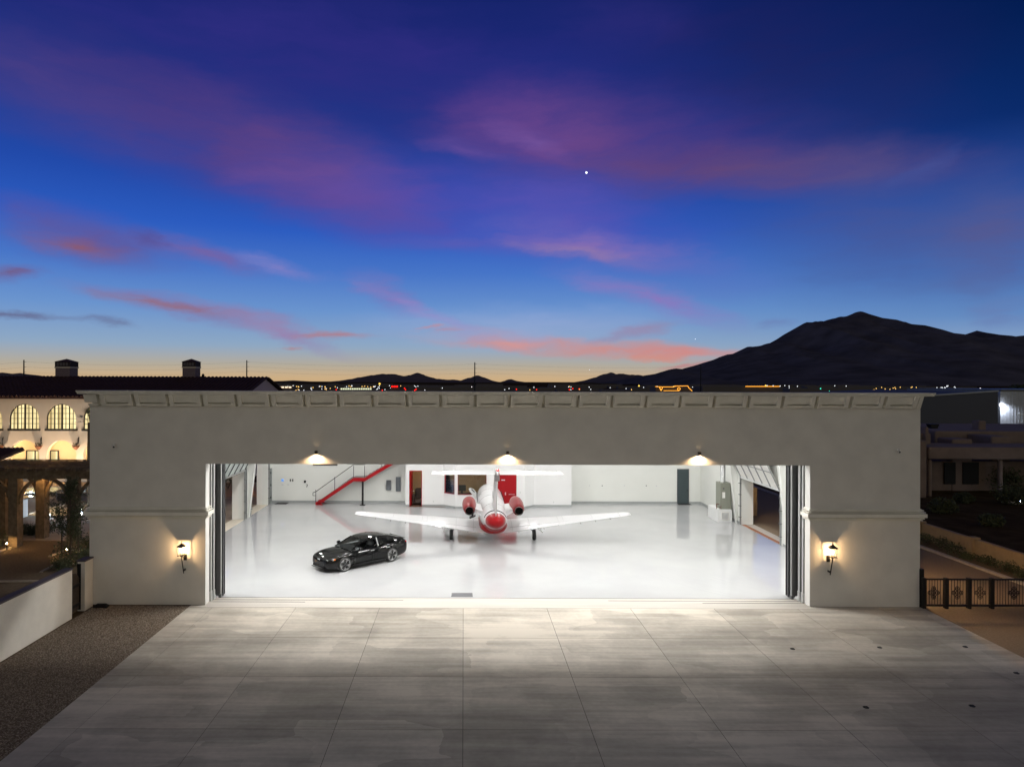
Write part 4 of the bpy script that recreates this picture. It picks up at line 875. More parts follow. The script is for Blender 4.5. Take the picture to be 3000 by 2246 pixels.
        for k in range(5):
            a = 2*math.pi*k/5+.3+math.pi/5; w = .30
            q.add([(.14*math.cos(a), .095, .14*math.sin(a)), (.262*math.cos(a+w), .100, .262*math.sin(a+w)), (.27*math.cos(a), .105, .27*math.sin(a)), (.262*math.cos(a-w), .100, .262*math.sin(a-w))], [(0, 1, 2, 3)])
        q.build('aero_blade', mat('polished_rim', (1, 1, 1)), ty, world=False)
        q = MB(); q.lathe([(.19, -.01), (.19, .02)], axis='Y', n=24); q.build('brake_disc', MIDGREY, ty, world=False)
        return ty
    w0 = wheel(); 
    tag(w0)
    for i, (x, s) in enumerate(((1.45, 1), (-1.45, 1), (1.45, -1), (-1.45, -1))):
        w = w0 if i == 0 else copy_tree(w0)
        w.parent = e; w.location = (x, s*.865, .362); w.rotation_euler = (0, 0, 0 if s > 0 else math.pi)
    return e
car = make_car()
car.location = (-5.47, 35.74, 0); car.rotation_euler = (0, 0, R(222.2)); car.name = 'sports_car'

# ------------------------------------------------------------------ jet
def make_jet():
    YT, CX = 36.5, 1.76
    e = thing('business_jet', (CX, 43, 0), 'white T-tail business jet with red engines and red tail cone, nose toward the back wall', 'aircraft')
    ST_ = [(0, .10, 1.93), (.06, .26, 1.925), (.22, .39, 1.92), (.5, .48, 1.90), (.9, .56, 1.88), (1.0, .575, 1.87), (1.35, .62, 1.83), (2.2, .70, 1.69), (3.4, .78, 1.62), (4.8, .84, 1.58), (7, .86, 1.57), (10, .86, 1.57), (11.4, .80, 1.53), (12.4, .66, 1.46), (13.2, .44, 1.39), (13.7, .2, 1.34), (13.8, .03, 1.33)]
    n = 28; m = MB(); vs = []; 
    for f, r, z in ST_:
        for i in range(n):
            a = 2*math.pi*i/n; k_ = .76 if f < 1.1 else (.84 if f < 2 else 1.0); vs.append((CX+r*math.sin(a), YT+f, z-r*k_*math.cos(a)))
    fs = []; ms = []
    for k in range(len(ST_)-1):
        f = (ST_[k][0]+ST_[k+1][0])/2
        for i in range(n):
            fs.append((k*n+i, k*n+(i+1) % n, (k+1)*n+(i+1) % n, (k+1)*n+i)[::-1])
            lowness = math.cos(2*math.pi*(i+.5)/n)
            red = (f < .95) or (lowness > .45 and f > 1.36 and f < 8)
            ms.append(1 if red else 0)
    fs.append(tuple(range(n))); ms.append(1); fs.append(tuple(reversed(range((len(ST_)-1)*n, len(ST_)*n)))); ms.append(0)
    m.v = [Vector(v) for v in vs]; m.f = fs; m.m = ms
    fu = m.build('fuselage', [JETW, JETR], e, smooth=True)
    for f, r, z in ((3.4, .78, 1.62), (6.2, .856, 1.572), (8.6, .86, 1.57)):
        q = MB(); pts_ = [(CX+(r+.002)*math.sin(a), YT+f, z-(r+.002)*math.cos(a)) for a in [math.pi*(.45+1.1*j/24) for j in range(25)]]; q.tube(pts_, .007, n=4); q.build('panel_seam', mat('panel_seam', (.30, .30, .32), .5), fu)
    # seam rings round the tail
    q = MB()
    for j in range(24):
        a, b = math.pi*(.58+.84*j/24), math.pi*(.58+.84*(j+1)/24); q.beam((CX+.63*math.sin(a), YT+1.35, 1.83-.53*math.cos(a)), (CX+.63*math.sin(b), YT+1.35, 1.83-.53*math.cos(b)), .03, .10, up=(0, 1, 0))
    q.build('tail_band', mat('band_chrome', (.12, .12, .13), .2, metal=.6), fu)
    # belly fairing
    m = MB(); vs = []; nn = 20; B = [(0, .05), (.2, .45), (.6, .74), (1.3, .9), (3.4, .92), (4.6, .7), (5.1, .3), (5.2, .05)]
    for f, s in B:
        for i in range(nn): a = 2*math.pi*i/nn; vs.append((CX+.92*s*math.sin(a), 38.9+f, 1.05-.50*s*math.cos(a)))
    fs = [(k*nn+i, (k+1)*nn+i, (k+1)*nn+(i+1) % nn, k*nn+(i+1) % nn) for k in range(len(B)-1) for i in range(nn)]; m.add(vs, fs)
    m.build('belly_fairing', JETR, e, smooth=True)
    # lifting surfaces: sections (dx, y_te, chord, z_te, z_le, thickness)
    def wing(secs, name, mt, vertical=False, parent=e):
        prof = [(0, .0), (.25, .5), (.6, 1.0), (.85, .8), (.97, .4), (1.0, 0), (.97, -.3), (.85, -.45), (.6, -.5), (.25, -.2)]
        m = MB(); vs = []; k = len(prof)
        for dx, yte, ch, zte, zle, th in secs:
            for u, t_ in prof:
                if vertical: vs.append((CX+t_*th*(1 if t_ >= 0 else 2), yte+u*ch, zte+(zle-zte)*u)) 
                else: vs.append((CX+dx, yte+u*ch, zte+(zle-zte)*u+t_*th))
        fs = [(a*k+i, a*k+(i+1) % k, (a+1)*k+(i+1) % k, (a+1)*k+i) for a in range(len(secs)-1) for i in range(k)]
        fs += [tuple(range(k)), tuple(reversed(range((len(secs)-1)*k, len(secs)*k)))]
        m.add(vs, fs); o = m.build(name, mt, parent, smooth=True); return o
    for s in (-1, 1):
        w = wing([(s*.3, 40.15, 2.6, .58, .86, .20), (s*1.0, 40.2, 2.35, .64, .90, .17), (s*5.4, 40.7, 1.35, 1.17, 1.29, .10), (s*8.0, 41.0, .85, 1.46, 1.52, .06), (s*8.28, 41.12, .62, 1.49, 1.53, .03)], 'wing', JETW)
        # flap, aileron, panel seams, static wicks
        FLAP = mat('flap_grey', (.55, .56, .58), .4)
        q = MB(); q.beam((CX+s*1.0, 40.16, .655), (CX+s*3.9, 40.50, 1.00), .10, .035); q.build('flap', FLAP, w)
        q = MB(); q.beam((CX+s*4.3, 40.55, 1.055), (CX+s*7.6, 40.94, 1.43), .08, .025); q.build('aileron', FLAP, w)
        for dx in (1.5, 3.0, 5.2, 6.1, 7.0):
            y = 40.15+(dx*.105); z = .62+(dx-1)*.122; MB().beam((CX+s*dx, y, z), (CX+s*dx, y-.22, z-.04), .02, .03).build('static_wick' if dx > 4 else 'flap_track', BLACKM, w)
        q = MB(); q.lathe([(.02, -.3), (.05, -.1), (.06, .2), (.02, .5)], c=(CX+s*8.28, 41.3, 1.51), axis='Y', n=8); q.build('wing_tip_light', JETW, w, smooth=True)
        SEAM = mat('panel_seam', (.30, .30, .32), .5)
        for dx in (1.15, 2.2, 3.95, 4.25, 6.0, 7.65):
            k_ = (dx-1.0)/(8.0-1.0); yt = 40.2+.8*k_; ch = 2.35-1.5*k_; zt = .64+.82*k_; zl = .90+.62*k_
            MB().tube([(CX+s*dx, yt+ch*u, zt+(zl-zt)*u+(.17-.11*k_)*h_+.004) for u, h_ in ((.02, .02), (.25, .5), (.6, 1.0), (.85, .8))], .008, n=4).build('panel_seam', SEAM, w)
        q = MB(); q.tube([(CX+s*1.0, 40.2+2.35*.25, .64+.065+.17*.5+.006), (CX+s*7.8, 40.98+.85*.25, 1.44+.015+.06*.5+.006)], .008, n=4); q.build('panel_seam', SEAM, w)
        hs = wing([(s*.12, 35.45, 1.95, 4.66, 4.68, .085), (s*1.7, 35.5, 1.5, 4.66, 4.68, .06), (s*3.3, 35.55, 1.02, 4.66, 4.68, .04), (s*3.42, 35.5, .9, 4.66, 4.68, .02)], 'tailplane', JETW)
        wing([(s*3.22, 35.52, 1.25, 4.67, 4.69, .045), (s*3.45, 35.5, 1.22, 4.67, 4.69, .03)], 'elevator_horn', JETW, parent=hs)
        # nacelle
        nx = CX+s*1.42; NZ = 2.10
        nac = MB().lathe([(.25, 39.15), (.28, 39.2), (.345, 39.7), (.40, 40.4), (.42, 41.1), (.40, 41.7), (.35, 42.0), (.30, 42.02), (.27, 41.9), (.25, 41.5)], c=(nx, 0, NZ), axis='Y', n=28, cap=False).build('engine_nacelle', [JETR], e, smooth=True)
        MB().lathe([(.352, 41.93), (.35, 42.06), (.32, 42.09), (.28, 42.04)], c=(nx, 0, NZ), axis='Y', n=28, cap=False).build('intake_lip', ALU, nac, smooth=True)
        MB().lathe([(.24, 38.98), (.245, 39.16), (.23, 39.16), (.225, 38.98)], c=(nx, 0, NZ), axis='Y', n=24, cap=False).build('exhaust_nozzle', mat('burnt_metal', (.10, .09, .085), .4, metal=.8), nac, smooth=True)
        MB().lathe([(.222, 39.3), (.21, 39.31)], c=(nx, 0, NZ), axis='Y', n=20).build('exhaust_core', mat('soot', (.004, .004, .004), .9), nac)
        MB().lathe([(.25, 41.45), (.24, 41.46)], c=(nx, 0, NZ), axis='Y', n=20).build('fan_disc', BLACKM, nac)
        q = MB(); q.lathe([(.428, 39.95), (.431, 40.3), (.43, 41.4), (.405, 41.75)], c=(nx, 0, NZ), axis='Y', n=28, cap=False)
        # white lower cowl
        lo = MB(); nn = 14; rows = [(39.35, .312), (39.8, .362), (40.4, .408), (41.1, .428), (41.7, .408), (41.92, .375)]
        vs = [(nx+r*math.sin(a), y, NZ-r*math.cos(a)) for y, r in rows for a in [(-.75+1.5*i/nn)-s*.2 for i in range(nn+1)]]
        lo.add(vs, [(k*(nn+1)+i, k*(nn+1)+i+1, (k+1)*(nn+1)+i+1, (k+1)*(nn+1)+i) for k in range(len(rows)-1) for i in range(nn)]); lo.build('lower_cowl', JETW, nac, smooth=True)
        # pylon
        q = MB(); q.hexa([(CX+s*.45, 39.2, 1.62), (nx-s*.22, 39.6, 1.98), (nx-s*.22, 41.6, 1.98), (CX+s*.45, 41.9, 1.62), (CX+s*.45, 39.3, 1.98), (nx-s*.22, 39.7, 2.14), (nx-s*.22, 41.5, 2.14), (CX+s*.45, 41.8, 1.98)]); q.build('pylon', JETW, e)
        # main gear
        gx = CX+s*2.49; g = MB(); g.cyl((gx-s*.02, 41.0, .32), (gx-s*.05, 41.2, .85), .05); g.beam((gx-s*.2, 41.15, .8), (gx-s*.04, 41.0, .35), .05); leg = g.build('main_gear_leg', MIDGREY, e)
        MB().lathe([(.14, -.09), (.27, -.10), (.31, -.06), (.315, 0), (.31, .06), (.27, .10), (.14, .09)], c=(gx+s*.0, 41.0, .315), axis='X', n=26).build('tyre', RUBBER, leg, smooth=True)
        MB().lathe([(.13, -.1), (.13, .1)], c=(gx, 41.0, .315), axis='X', n=16).build('hub', MIDGREY, leg)
        MB().beam((gx+s*.12, 40.9, .82), (gx+s*.50, 40.9, .50), .04, .30, up=(0, 1, 0)).build('gear_door', LTMETAL, leg)
    # fin
    m = MB()
    ths = .085
    def finsec(z, y0, y1, th): return [(CX, y0, z), (CX-th, y0+(y1-y0)*.5, z), (CX-th*.8, y0+(y1-y0)*.8, z), (CX, y1, z), (CX+th*.8, y0+(y1-y0)*.8, z), (CX+th, y0+(y1-y0)*.5, z)]
    secs = [finsec(2.0, 37.2, 41.6, .13), finsec(2.35, 37.0, 40.3, .12), finsec(2.7, 36.8, 39.6, .11), (finsec(4.62, 35.6, 37.7, .09))]
    vs = [p for s_ in secs for p in s_]; fs = [(a*6+i, a*6+(i+1) % 6, (a+1)*6+(i+1) % 6, (a+1)*6+i) for a in range(3) for i in range(6)]+[tuple(range(18, 24))]
    m.add(vs, fs); fin = m.build('tail_fin', JETW, e, smooth=True)
    q = MB(); q.beam((CX, 37.15, 2.1), (CX, 35.62, 4.3), .05, .35, up=(0, 1, 0)); q.build('rudder', LTMETAL, fin)
    q = MB(); q.box(CX-.12, CX+.12, 35.5, 35.9, 4.32, 4.6); q.build('tail_hinge_box', mat('hinge_steel', (.2, .19, .19), .4, metal=.7), fin, bevel=.02)
    q = MB(); q.lathe([(.01, 35.0), (.05, 35.15), (.08, 35.5), (.09, 36.6), (.05, 37.4), (.01, 37.7)], c=(CX, 0, 4.74), axis='Y', n=12); q.build('tail_bullet', JETW, fin, smooth=True)
    q = MB(); q.lathe([(.02, 0), (.09, .05), (.07, .11), (.02, .15)], c=(CX, 35.15, 4.86), n=10); q.build('beacon', mat('beacon_red', (.7, .03, .02), .2, coat=1), fin, smooth=True)
    # partly hidden registration marks on the left face of the fin, dark strokes reading "1D"
    REG = mat('registration_black', (.01, .01, .012), .3)
    def txt(body, loc, size, nm):
        cu = bpy.data.curves.new('t', 'FONT'); cu.body = body; cu.size = size; cu.extrude = .002
        o = bpy.data.objects.new('t', cu); col.objects.link(o); dg = bpy.context.evaluated_depsgraph_get(); me = bpy.data.meshes.new_from_object(o.evaluated_get(dg)); bpy.data.objects.remove(o)
        me.materials.clear(); me.materials.append(REG)
        M = Matrix(((0, 0, -1, loc[0]), (-1, 0, 0, loc[1]), (0, 1, 0, loc[2]), (0, 0, 0, 1))); me.transform(Matrix.Translation(-Vector(e['_loc'])) @ M)
        o = bpy.data.objects.new(nm, me); col.objects.link(o); o.parent = fin; return o
    txt('1D', (CX-.125, 38.6, 2.95), .62, 'registration_letters')
    # cockpit glass, cabin door and its steps, nose gear
    for s in (-1, 1):
        for k in range(5):
            y = 44.6+k*.75; MB().lathe([(.13, -.012), (.13, .012)], c=(CX+s*.862, y, 1.78), axis='X', n=12).build('cabin_window', BLACKM, fu)
    q = MB(); nn = 10; rows = [(48.0, .79), (48.7, .70)]
    vs = [(CX+(r+.01)*math.sin(a), y, 1.50+(r+.01)*math.cos(a)) for y, r in rows for a in [-1.1+2.2*i/nn for i in range(nn+1)]]
    q.add(vs, [(i, i+1, nn+2+i, nn+1+i) for i in range(nn)]); q.build('cockpit_window', BLACKM, fu, smooth=True)
    q = MB(); C = Vector((CX-.86, 46.4, 2.2))
    pts = [(-.02, -.62), (-.50, .02), (-.56, .16), (-.45, .22), (-.22, .14), (-.02, -.1)]
    q.add([(C.x+u, 46.2, C.z-.12+v) for u, v in pts]+[(C.x+u, 46.26, C.z-.12+v) for u, v in pts], [tuple(range(6)), tuple(reversed(range(6, 12)))]+[(i, 6+i, 6+(i+1) % 6, (i+1) % 6) for i in range(6)])
    cd = q.build('cabin_door', LTMETAL, e, label='open cabin door swung out on the left side')
    q = MB(); q.add([(C.x-.16, 46.18, 1.98), (C.x-.36, 46.18, 2.16), (C.x-.40, 46.18, 2.24), (C.x-.30, 46.18, 2.22), (C.x-.14, 46.18, 2.06)], [(0, 1, 2, 3, 4)]); q.build('door_window', DKGREY, cd)
    for k in range(9): MB().beam((CX-.60-.02*k, 44.6, 2.20-.07*k), (CX-.76-.012*k, 44.6, 2.05-.075*k), .02, .02).build('grille_bar', MIDGREY, fu)
    q = MB(); q.hexa([(CX-1.36, 46.0, .26), (CX-.96, 46.0, .40), (CX-.96, 46.5, .40), (CX-1.36, 46.5, .26), (CX-1.34, 46.0, .33), (CX-.94, 46.0, .47), (CX-.94, 46.5, .47), (CX-1.34, 46.5, .33)]); q.beam((CX-1.2, 46.2, .4), (CX-.9, 46.3, .95), .06); q.build('boarding_step', BLACKM, e)
    g = MB(); g.cyl((CX, 48.9, .25), (CX, 48.8, 1.1), .045); ng = g.build('nose_gear_leg', MIDGREY, e)
    MB().lathe([(.1, -.06), (.21, -.07), (.23, 0), (.21, .07), (.1, .06)], c=(CX, 48.9, .23), axis='X', n=20).build('tyre', RUBBER, ng, smooth=True)
    return e
jet = make_jet()
# ------------------------------------------------------------------ left: low wall, gate, villa, pergola, pool
WALLW = mat('garden_wall_stucco', (.82, .78, .71), .9, var=.06, vscale=1.5, bump=.3, bscale=50)
e = thing('garden_wall', (-15.9, 20, 0), 'long low white stucco garden wall beside the dark gravel strip', 'wall')
MB().box(-15.98, -15.70, 10, 27.4, -.1, 1.90).build('wall_body', WALLW, e); MB().box(-16.0, -15.68, 9.98, 27.42, 1.902, 1.97).build('coping', mat('dark_coping', (.10, .085, .10), .8), e)
e = thing('gate_pier', (-15.85, 28.6, 0), 'short white stucco gate pier standing against the hangar corner', 'pier')
MB().box(-16.0, -15.70, 28.32, 28.94, -.1, 1.98).build('pier_body', WALLW, e); MB().box(-16.03, -15.67, 28.29, 28.945, 1.982, 2.04).build('coping', MATS['dark_coping'], e)
e = thing('garden_gate', (-15.9, 27.9, 0), 'dark arched garden gate between the low white wall and the hangar pier', 'gate')
g = MB()
for k in range(11):
    y = 27.46+.078*k; h = 1.25+.35*(1-((y-27.86)/.45)**2); MB().box(-15.96, -15.92, y, y+.072, .06, h).build('gate_board', WOOD, e)
g.box(-15.915, -15.89, 27.44, 28.3, .2, .32); g.box(-15.915, -15.89, 27.44, 28.3, 1.0, 1.12); g.build('gate_rail', BLACKM, e)
MB().box(-16.01, -15.86, 28.3, 28.318, 0, 1.9).build('gate_post', BLACKM, e)

VY = 64.0
VW = mat('villa_stucco', (.62, .55, .47), .9, var=.04, vscale=1, bump=.2, bscale=30)
villa = thing('villa', (-40, VY, 0), 'two-storey white Spanish villa with lit arched windows and a dark tiled roof', 'house')
vx0, vx1 = -95.0, -20.9
ez = at(120, 1163, VY).z; rz = at(300, 1103, VY+7.5).z
UWIN = []; LARC = []
k = VY/F
for c in (71.5, 180, 288, 396, 504, 612, -37, -145, -253):
    UWIN.append(at(c, 1222, VY).x)
hw = 43.5*k; uzb = at(100, 1257, VY).z; uzs = at(100, 1226, VY).z
lzs = at(180, 1334, VY).z; lhw = 44*k
holes = [arch(x, hw, uzb, uzs) for x in UWIN]+[arch(x, lhw, .25, lzs) for x in UWIN]
plate(rect(vx0, vx1, -.1, ez), holes, .45).xf(XZ(VY)).build('villa_wall', VW, villa)
MB().box(vx0, vx1, VY+.46, VY+3.0, uzb-1.0, uzb-.8).build('floor_slab', VW, villa)
MB().box(vx0, vx1, VY+2.8, VY+3.0, -.1, uzb-.81).build('arcade_back_wall', mat('arcade_plaster', (.60, .50, .34), .9, var=.03), villa)
MB().box(vx0, vx1, VY+.46, VY+2.79, -.1, .01).build('arcade_floor', PAVE, villa)
# end gable and rear body
MB().box(vx1-.45, vx1, VY+.451, VY+15, -.1, ez).build('gable_wall', mat('gable_pink_stucco', (.60, .48, .50), .9), villa)
gb = MB(); gb.add([(vx1, VY, ez), (vx1, VY+15, ez), (vx1, VY+7.5, rz-.1), (vx1-.4, VY, ez), (vx1-.4, VY+15, ez), (vx1-.4, VY+7.5, rz-.1)], [(0, 1, 2), (5, 4, 3), (0, 2, 5, 3), (1, 4, 5, 2)]); gb.build('gable_end', MATS['gable_pink_stucco'], villa)
TILE = mat('roof_tile_clay', (.055, .022, .016), .8, var=.25, vscale=2)
rf = MB(); yE = VY-.75; zE = ez+.02
rf.add([(vx0, yE, zE), (vx1+.5, yE, zE), (vx1+.5, VY+7.5, rz), (vx0, VY+7.5, rz), (vx1+.5, VY+15.75, zE), (vx0, VY+15.75, zE)], [(0, 1, 2, 3), (3, 2, 4, 5)])
rf.add([(vx0, yE, zE-.16), (vx1+.5, yE, zE-.16), (vx1+.5, VY+.1, zE-.05), (vx0, VY+.1, zE-.05), (vx0, yE, zE-.001), (vx1+.5, yE, zE-.001)], [(0, 1, 2, 3)[::-1], (0, 1, 5, 4)])
roof = rf.build('roof', TILE, villa)
tm = None; run = math.hypot(VY+7.5-yE, rz-zE); angr = math.atan2(rz-zE, VY+7.5-yE)
t_ = MB(); nseg = 7
for q in range(int(run/.55)):
    a0, a1 = q*.55, q*.55+.58
    vs = [(.15*math.cos(math.pi*i/nseg), a, .13*math.sin(math.pi*i/nseg)+(.03 if a == a0 else 0)) for a in (a0, a1) for i in range(nseg+1)]
    t_.add(vs, [(i, i+1, nseg+2+i, nseg+1+i) for i in range(nseg)])
t_.add([(0, -.01, 0)]+[(.15*math.cos(math.pi*i/nseg), -.01, .15*math.sin(math.pi*i/nseg)) for i in range(nseg+1)], [(0, i+1, i+2) for i in range(nseg)])
t0 = t_.build('roof_tile', TILE, None, world=False); tmesh = t0.data; bpy.data.objects.remove(t0)
x = vx1+.3
n_t = 0
while x > -60:
    o = bpy.data.objects.new('roof_tile', tmesh); col.objects.link(o); o.parent = roof; o.location = Vector((x, yE-.06, zE+.0))-Vector(villa['_loc']); o.rotation_euler = (angr, 0, 0); x -= .40
# arched windows upstairs
WLIT = emis('lit_window', (255, 226, 158), .82)
def lit_glass():
    m = bpy.data.materials.new('lit_window_glass'); m.use_nodes = True; t = m.node_tree; t.nodes.clear(); ln = t.links
    g = t.nodes.new('ShaderNodeNewGeometry'); mp = t.nodes.new('ShaderNodeMapping'); mp.inputs['Scale'].default_value = (3.2, .2, .25); ln.new(g.outputs[0], mp.inputs[0])
    n = t.nodes.new('ShaderNodeTexNoise'); n.inputs['Scale'].default_value = 1; n.inputs['Detail'].default_value = 4; ln.new(mp.outputs[0], n.inputs[0])
    r = t.nodes.new('ShaderNodeValToRGB'); r.color_ramp.elements[0].position = .3; r.color_ramp.elements[1].position = .62; r.color_ramp.elements[0].color = (*lin((176, 150, 96)), 1); r.color_ramp.elements[1].color = (*lin((255, 236, 176)), 1)
    ln.new(n.outputs[0], r.inputs[0]); e_ = t.nodes.new('ShaderNodeEmission'); e_.inputs[1].default_value = 1.0; ln.new(r.outputs[0], e_.inputs[0]); o = t.nodes.new('ShaderNodeOutputMaterial'); ln.new(e_.outputs[0], o.inputs[0]); return m
WG = lit_glass(); FRM = mat('window_frame_dark', (.03, .025, .02), .6)
win0 = None
for x in UWIN:
    if win0 is None:
        fx = x; m = MB(); y = VY+.12
        n = 20; prev = None
        pts = [(x-hw, uzb), (x-hw, uzs)]+[(x-hw*math.cos(math.pi*i/n), uzs+hw*math.sin(math.pi*i/n)) for i in range(1, n)]+[(x+hw, uzs), (x+hw, uzb)]
        for p, q in zip(pts[:-1], pts[1:]): m.beam((p[0], y, p[1]), (q[0], y, q[1]), .10, .12, up=(0, 1, 0))
        m.box(x-hw-.12, x+hw+.12, VY-.12, VY+.2, uzb-.14, uzb+.05)
        f = m.build('window', FRM, villa)
        # panes between the bars
        xs = [x-hw+2*hw*i/8 for i in range(9)]; zt = lambda u: uzs+math.sqrt(max(0, hw*hw-(u-x)**2))
        zs = [uzb+.05+i*(uzs+hw-uzb)/5 for i in range(6)]
        mm = MB()
        for i in range(1, 8):
            w_ = .16 if i == 4 else (.09 if i % 2 == 0 else .035)
            MB().box(xs[i]-w_/2, xs[i]+w_/2, y-.03, y+.03, uzb, zt(xs[i])).build('glazing_bar', FRM, f)
        for z in zs[1:5]:
            hwz = hw if z <= uzs else math.sqrt(max(0, hw*hw-(z-uzs)**2)); MB().box(x-hwz, x+hwz, y-.02, y+.02, z-.018, z+.018).build('glazing_bar', FRM, f)
        plate(arch(x, hw, uzb, uzs), [], .02).xf(XZ(y+.06)).build('window_glass', WG, f)
        win0 = f
    else:
        c = copy_tree(win0, villa); c.location = (x-fx, 0, 0)
# chimneys
BRICKD = mat('dark_brick_chimney', (.17, .13, .15), .9, var=.25, vscale=9, bump=.4, bscale=20)
for px0, px1, zt_ in ((166, 230, 1101), (536, 593, 1101)):
    a = at(px0, 1101, VY+7.5); b = at(px1, 1101, VY+7.5); cx = (a.x+b.x)/2; w = (b.x-a.x)/2*.66; cx = a.x+w+.15; y0 = VY+7.0; z0 = rz-1.4; z1 = at(px0, 1078, VY+7.5).z; z2 = at(px0, 1060, VY+7.5).z
    ch = MB().box(cx-w, cx+w, y0, y0+2*w, z0, z1).build('chimney', BRICKD, roof)
    MB().box(cx-w-.06, cx+w+.06, y0-.06, y0+2*w+.06, z1+.001, z1+.13).build('chimney_band', VW, roof)
    z1 += .131; MB().box(cx-w-.03, cx+w+.03, y0-.03, y0+2*w+.03, z1, z2).build('chimney_vent', mat('dark_vent_brick', (.035, .025, .03), .9, var=.2, vscale=9), roof)
    for u in (-.62, -.2, .2, .62):
        o = plate(arch(cx+u*w, .11, z1+.12, z1+.34), [], .02).xf(XZ(y0-.055)); o.build('vent_opening', mat('vent_inside', (.12, .11, .12), .9), roof)
    m = MB(); r_ = w+.12; q = [(cx-r_, y0-.12, z2+.001), (cx+r_, y0-.12, z2+.001), (cx+r_, y0+2*w+.12, z2+.001), (cx-r_, y0+2*w+.12, z2+.001), (cx, y0+w, z2+.34)]; m.add(q, [(0, 1, 4), (1, 2, 4), (2, 3, 4), (3, 0, 4), (3, 2, 1, 0)]); m.build('chimney_cap', TILE, roof)
MB().lathe([(.12, 0), (.16, .2), (.02, .35)], c=(at(596, 1101, VY+7.5).x, VY+7.4, rz), n=8).build('roof_vent', BLACKM, roof)
# arcade doors and lamps
x = UWIN[0]; g = MB(); zt_ = at(60, 1318, VY+2.7).z
g.box(x-1.6, x+1.6, VY+2.7, VY+2.79, zt_-.1, zt_)
for u in (-1.6, -.75, -.1, .75, 1.5): g.box(x+u, x+u+.12, VY+2.7, VY+2.79, 0, zt_-.1)
g = g.build('patio_door', FRM, villa); MB().box(x-1.55, x+1.55, VY+2.75, VY+2.78, .02, zt_-.11).build('window_glass', WG, g)
x = UWIN[2]; MB().box(x-.5, x+.1, VY+2.7, VY+2.79, 0, 3.2).build('arcade_door', FRM, villa)
for i, x in enumerate(UWIN[:3]+UWIN[6:8]):
    zl = at(180, 1300, VY).z
    e = thing('arcade_lamp', (x+lhw*.5, VY+1.2, zl), ['glowing lamp under the leftmost fully visible arcade arch of the villa', 'glowing lamp under the second arcade arch of the villa', 'arcade lamp in the arch half hidden by the hangar', 'arcade lamp beyond the left frame edge', 'outermost arcade lamp of the villa'][i], 'lamp', 'lamps in the villa arcade')
    MB().lathe([(.10, -.12), (.16, 0), (.12, .10)], c=(x+lhw*.55, VY+.9, zl), n=10).build('lamp_globe', emis('arcade_globe', (255, 212, 150), 190), e, smooth=True)
    MB().cyl((x+lhw*.55, VY+.9, zl+.1), (x+lhw*.55, VY+.9, uzb-1.0), .02).build('lamp_stem', BLACKM, e)
for px, lb in ((8, 'hanging flower basket at the far left villa pillar'), (120, 'hanging flower basket between the first and second arcade arches'), (229, 'hanging flower basket beside the hangar edge')):
    p = at(px, 1306, VY); e = thing('hanging_basket', (p.x, VY-.3, p.z-.4), lb, 'hanging basket', 'flower baskets hung on the villa wall')
    MB().tube([(p.x, VY, p.z), (p.x, VY-.05, p.z+.7), (p.x+.15, VY-.15, p.z+.85), (p.x+.25, VY-.35, p.z+.7), (p.x+.22, VY-.38, p.z+.2)], .025).build('iron_hook', IRON, e)
    MB().lathe([(.08, -.32), (.28, -.05), (.32, .05)], c=(p.x, VY-.38, p.z), n=10).build('basket', mat('terracotta_pot', (.20, .08, .04), .8), e, smooth=True)
    m = MB(); leaves(m, (p.x, VY-.38, p.z+.12), .36, 90, .09, squash=(1.1, 1, .7)); m.build('flowers', mat('red_green_leaf', (.10, .03, .025), .8, c2=(.06, .07, .03), vscale=9), e)
# villa wash: uplights added at the foot of the wall to brighten it
for i, px in enumerate((-60, 125, 235)):
    p = at(px, 1400, VY-2.2); e = thing('garden_uplight', (p.x, VY-2.2, 0), ['ground uplight at the foot of the villa wall beyond the left frame edge', 'ground uplight at the foot of the villa wall between two arches', 'ground uplight at the foot of the villa wall by the hangar edge'][i], 'uplight', 'ground uplights along the villa wall')
    MB().lathe([(.06, 0), (.09, .16), (.07, .18)], c=(p.x, VY-2.2, 0), n=8).build('uplight_can', BLACKM, e)
    light('SPOT', (p.x, VY-2.2, .22), 800, (1, .72, .46), parent=e, rot=(R(152), 0, 0), size=.08, spot_size=R(140), spot_blend=.7)
# palm beside the villa, mostly behind the hangar
pc = at(262, 1225, 52.0); e = thing('palm_tree', (pc.x, 52, 0), 'palm tree with spiky fronds beside the villa window at the hangar edge', 'palm tree')
MB().cyl((pc.x, 52, 0), (pc.x, 52, pc.z-.3), .17, .13).build('trunk', BARK, e)
rp = random.Random(2); m = MB()
for k_ in range(26):
    a = rp.uniform(0, 6.28); el_ = rp.uniform(-.5, 1.2); c0 = Vector((pc.x, 52, pc.z-.2)); d = Vector((math.cos(a)*math.cos(el_), math.sin(a)*math.cos(el_), math.sin(el_)))
    L_ = rp.uniform(.9, 1.25); sd = d.cross(Vector((0, 0, 1))).normalized(); pv = None
    for j in range(9):
        f = j/8; c1 = c0+d*L_*f*.6
        if pv: m.add([pv, pv+sd*.03, c1+sd*.03, c1], [(0, 1, 2, 3)])
        pv = c1
    for j in range(16):
        sp = -1.1+2.2*j/15; tip = pv+(d*math.cos(sp)+sd*math.sin(sp))*L_*.62+Vector((0, 0, -.1)); w = sd*.014; m.add([pv-w, pv+w, tip], [(0, 1, 2)])
m.build('frond', LEAF2, e)

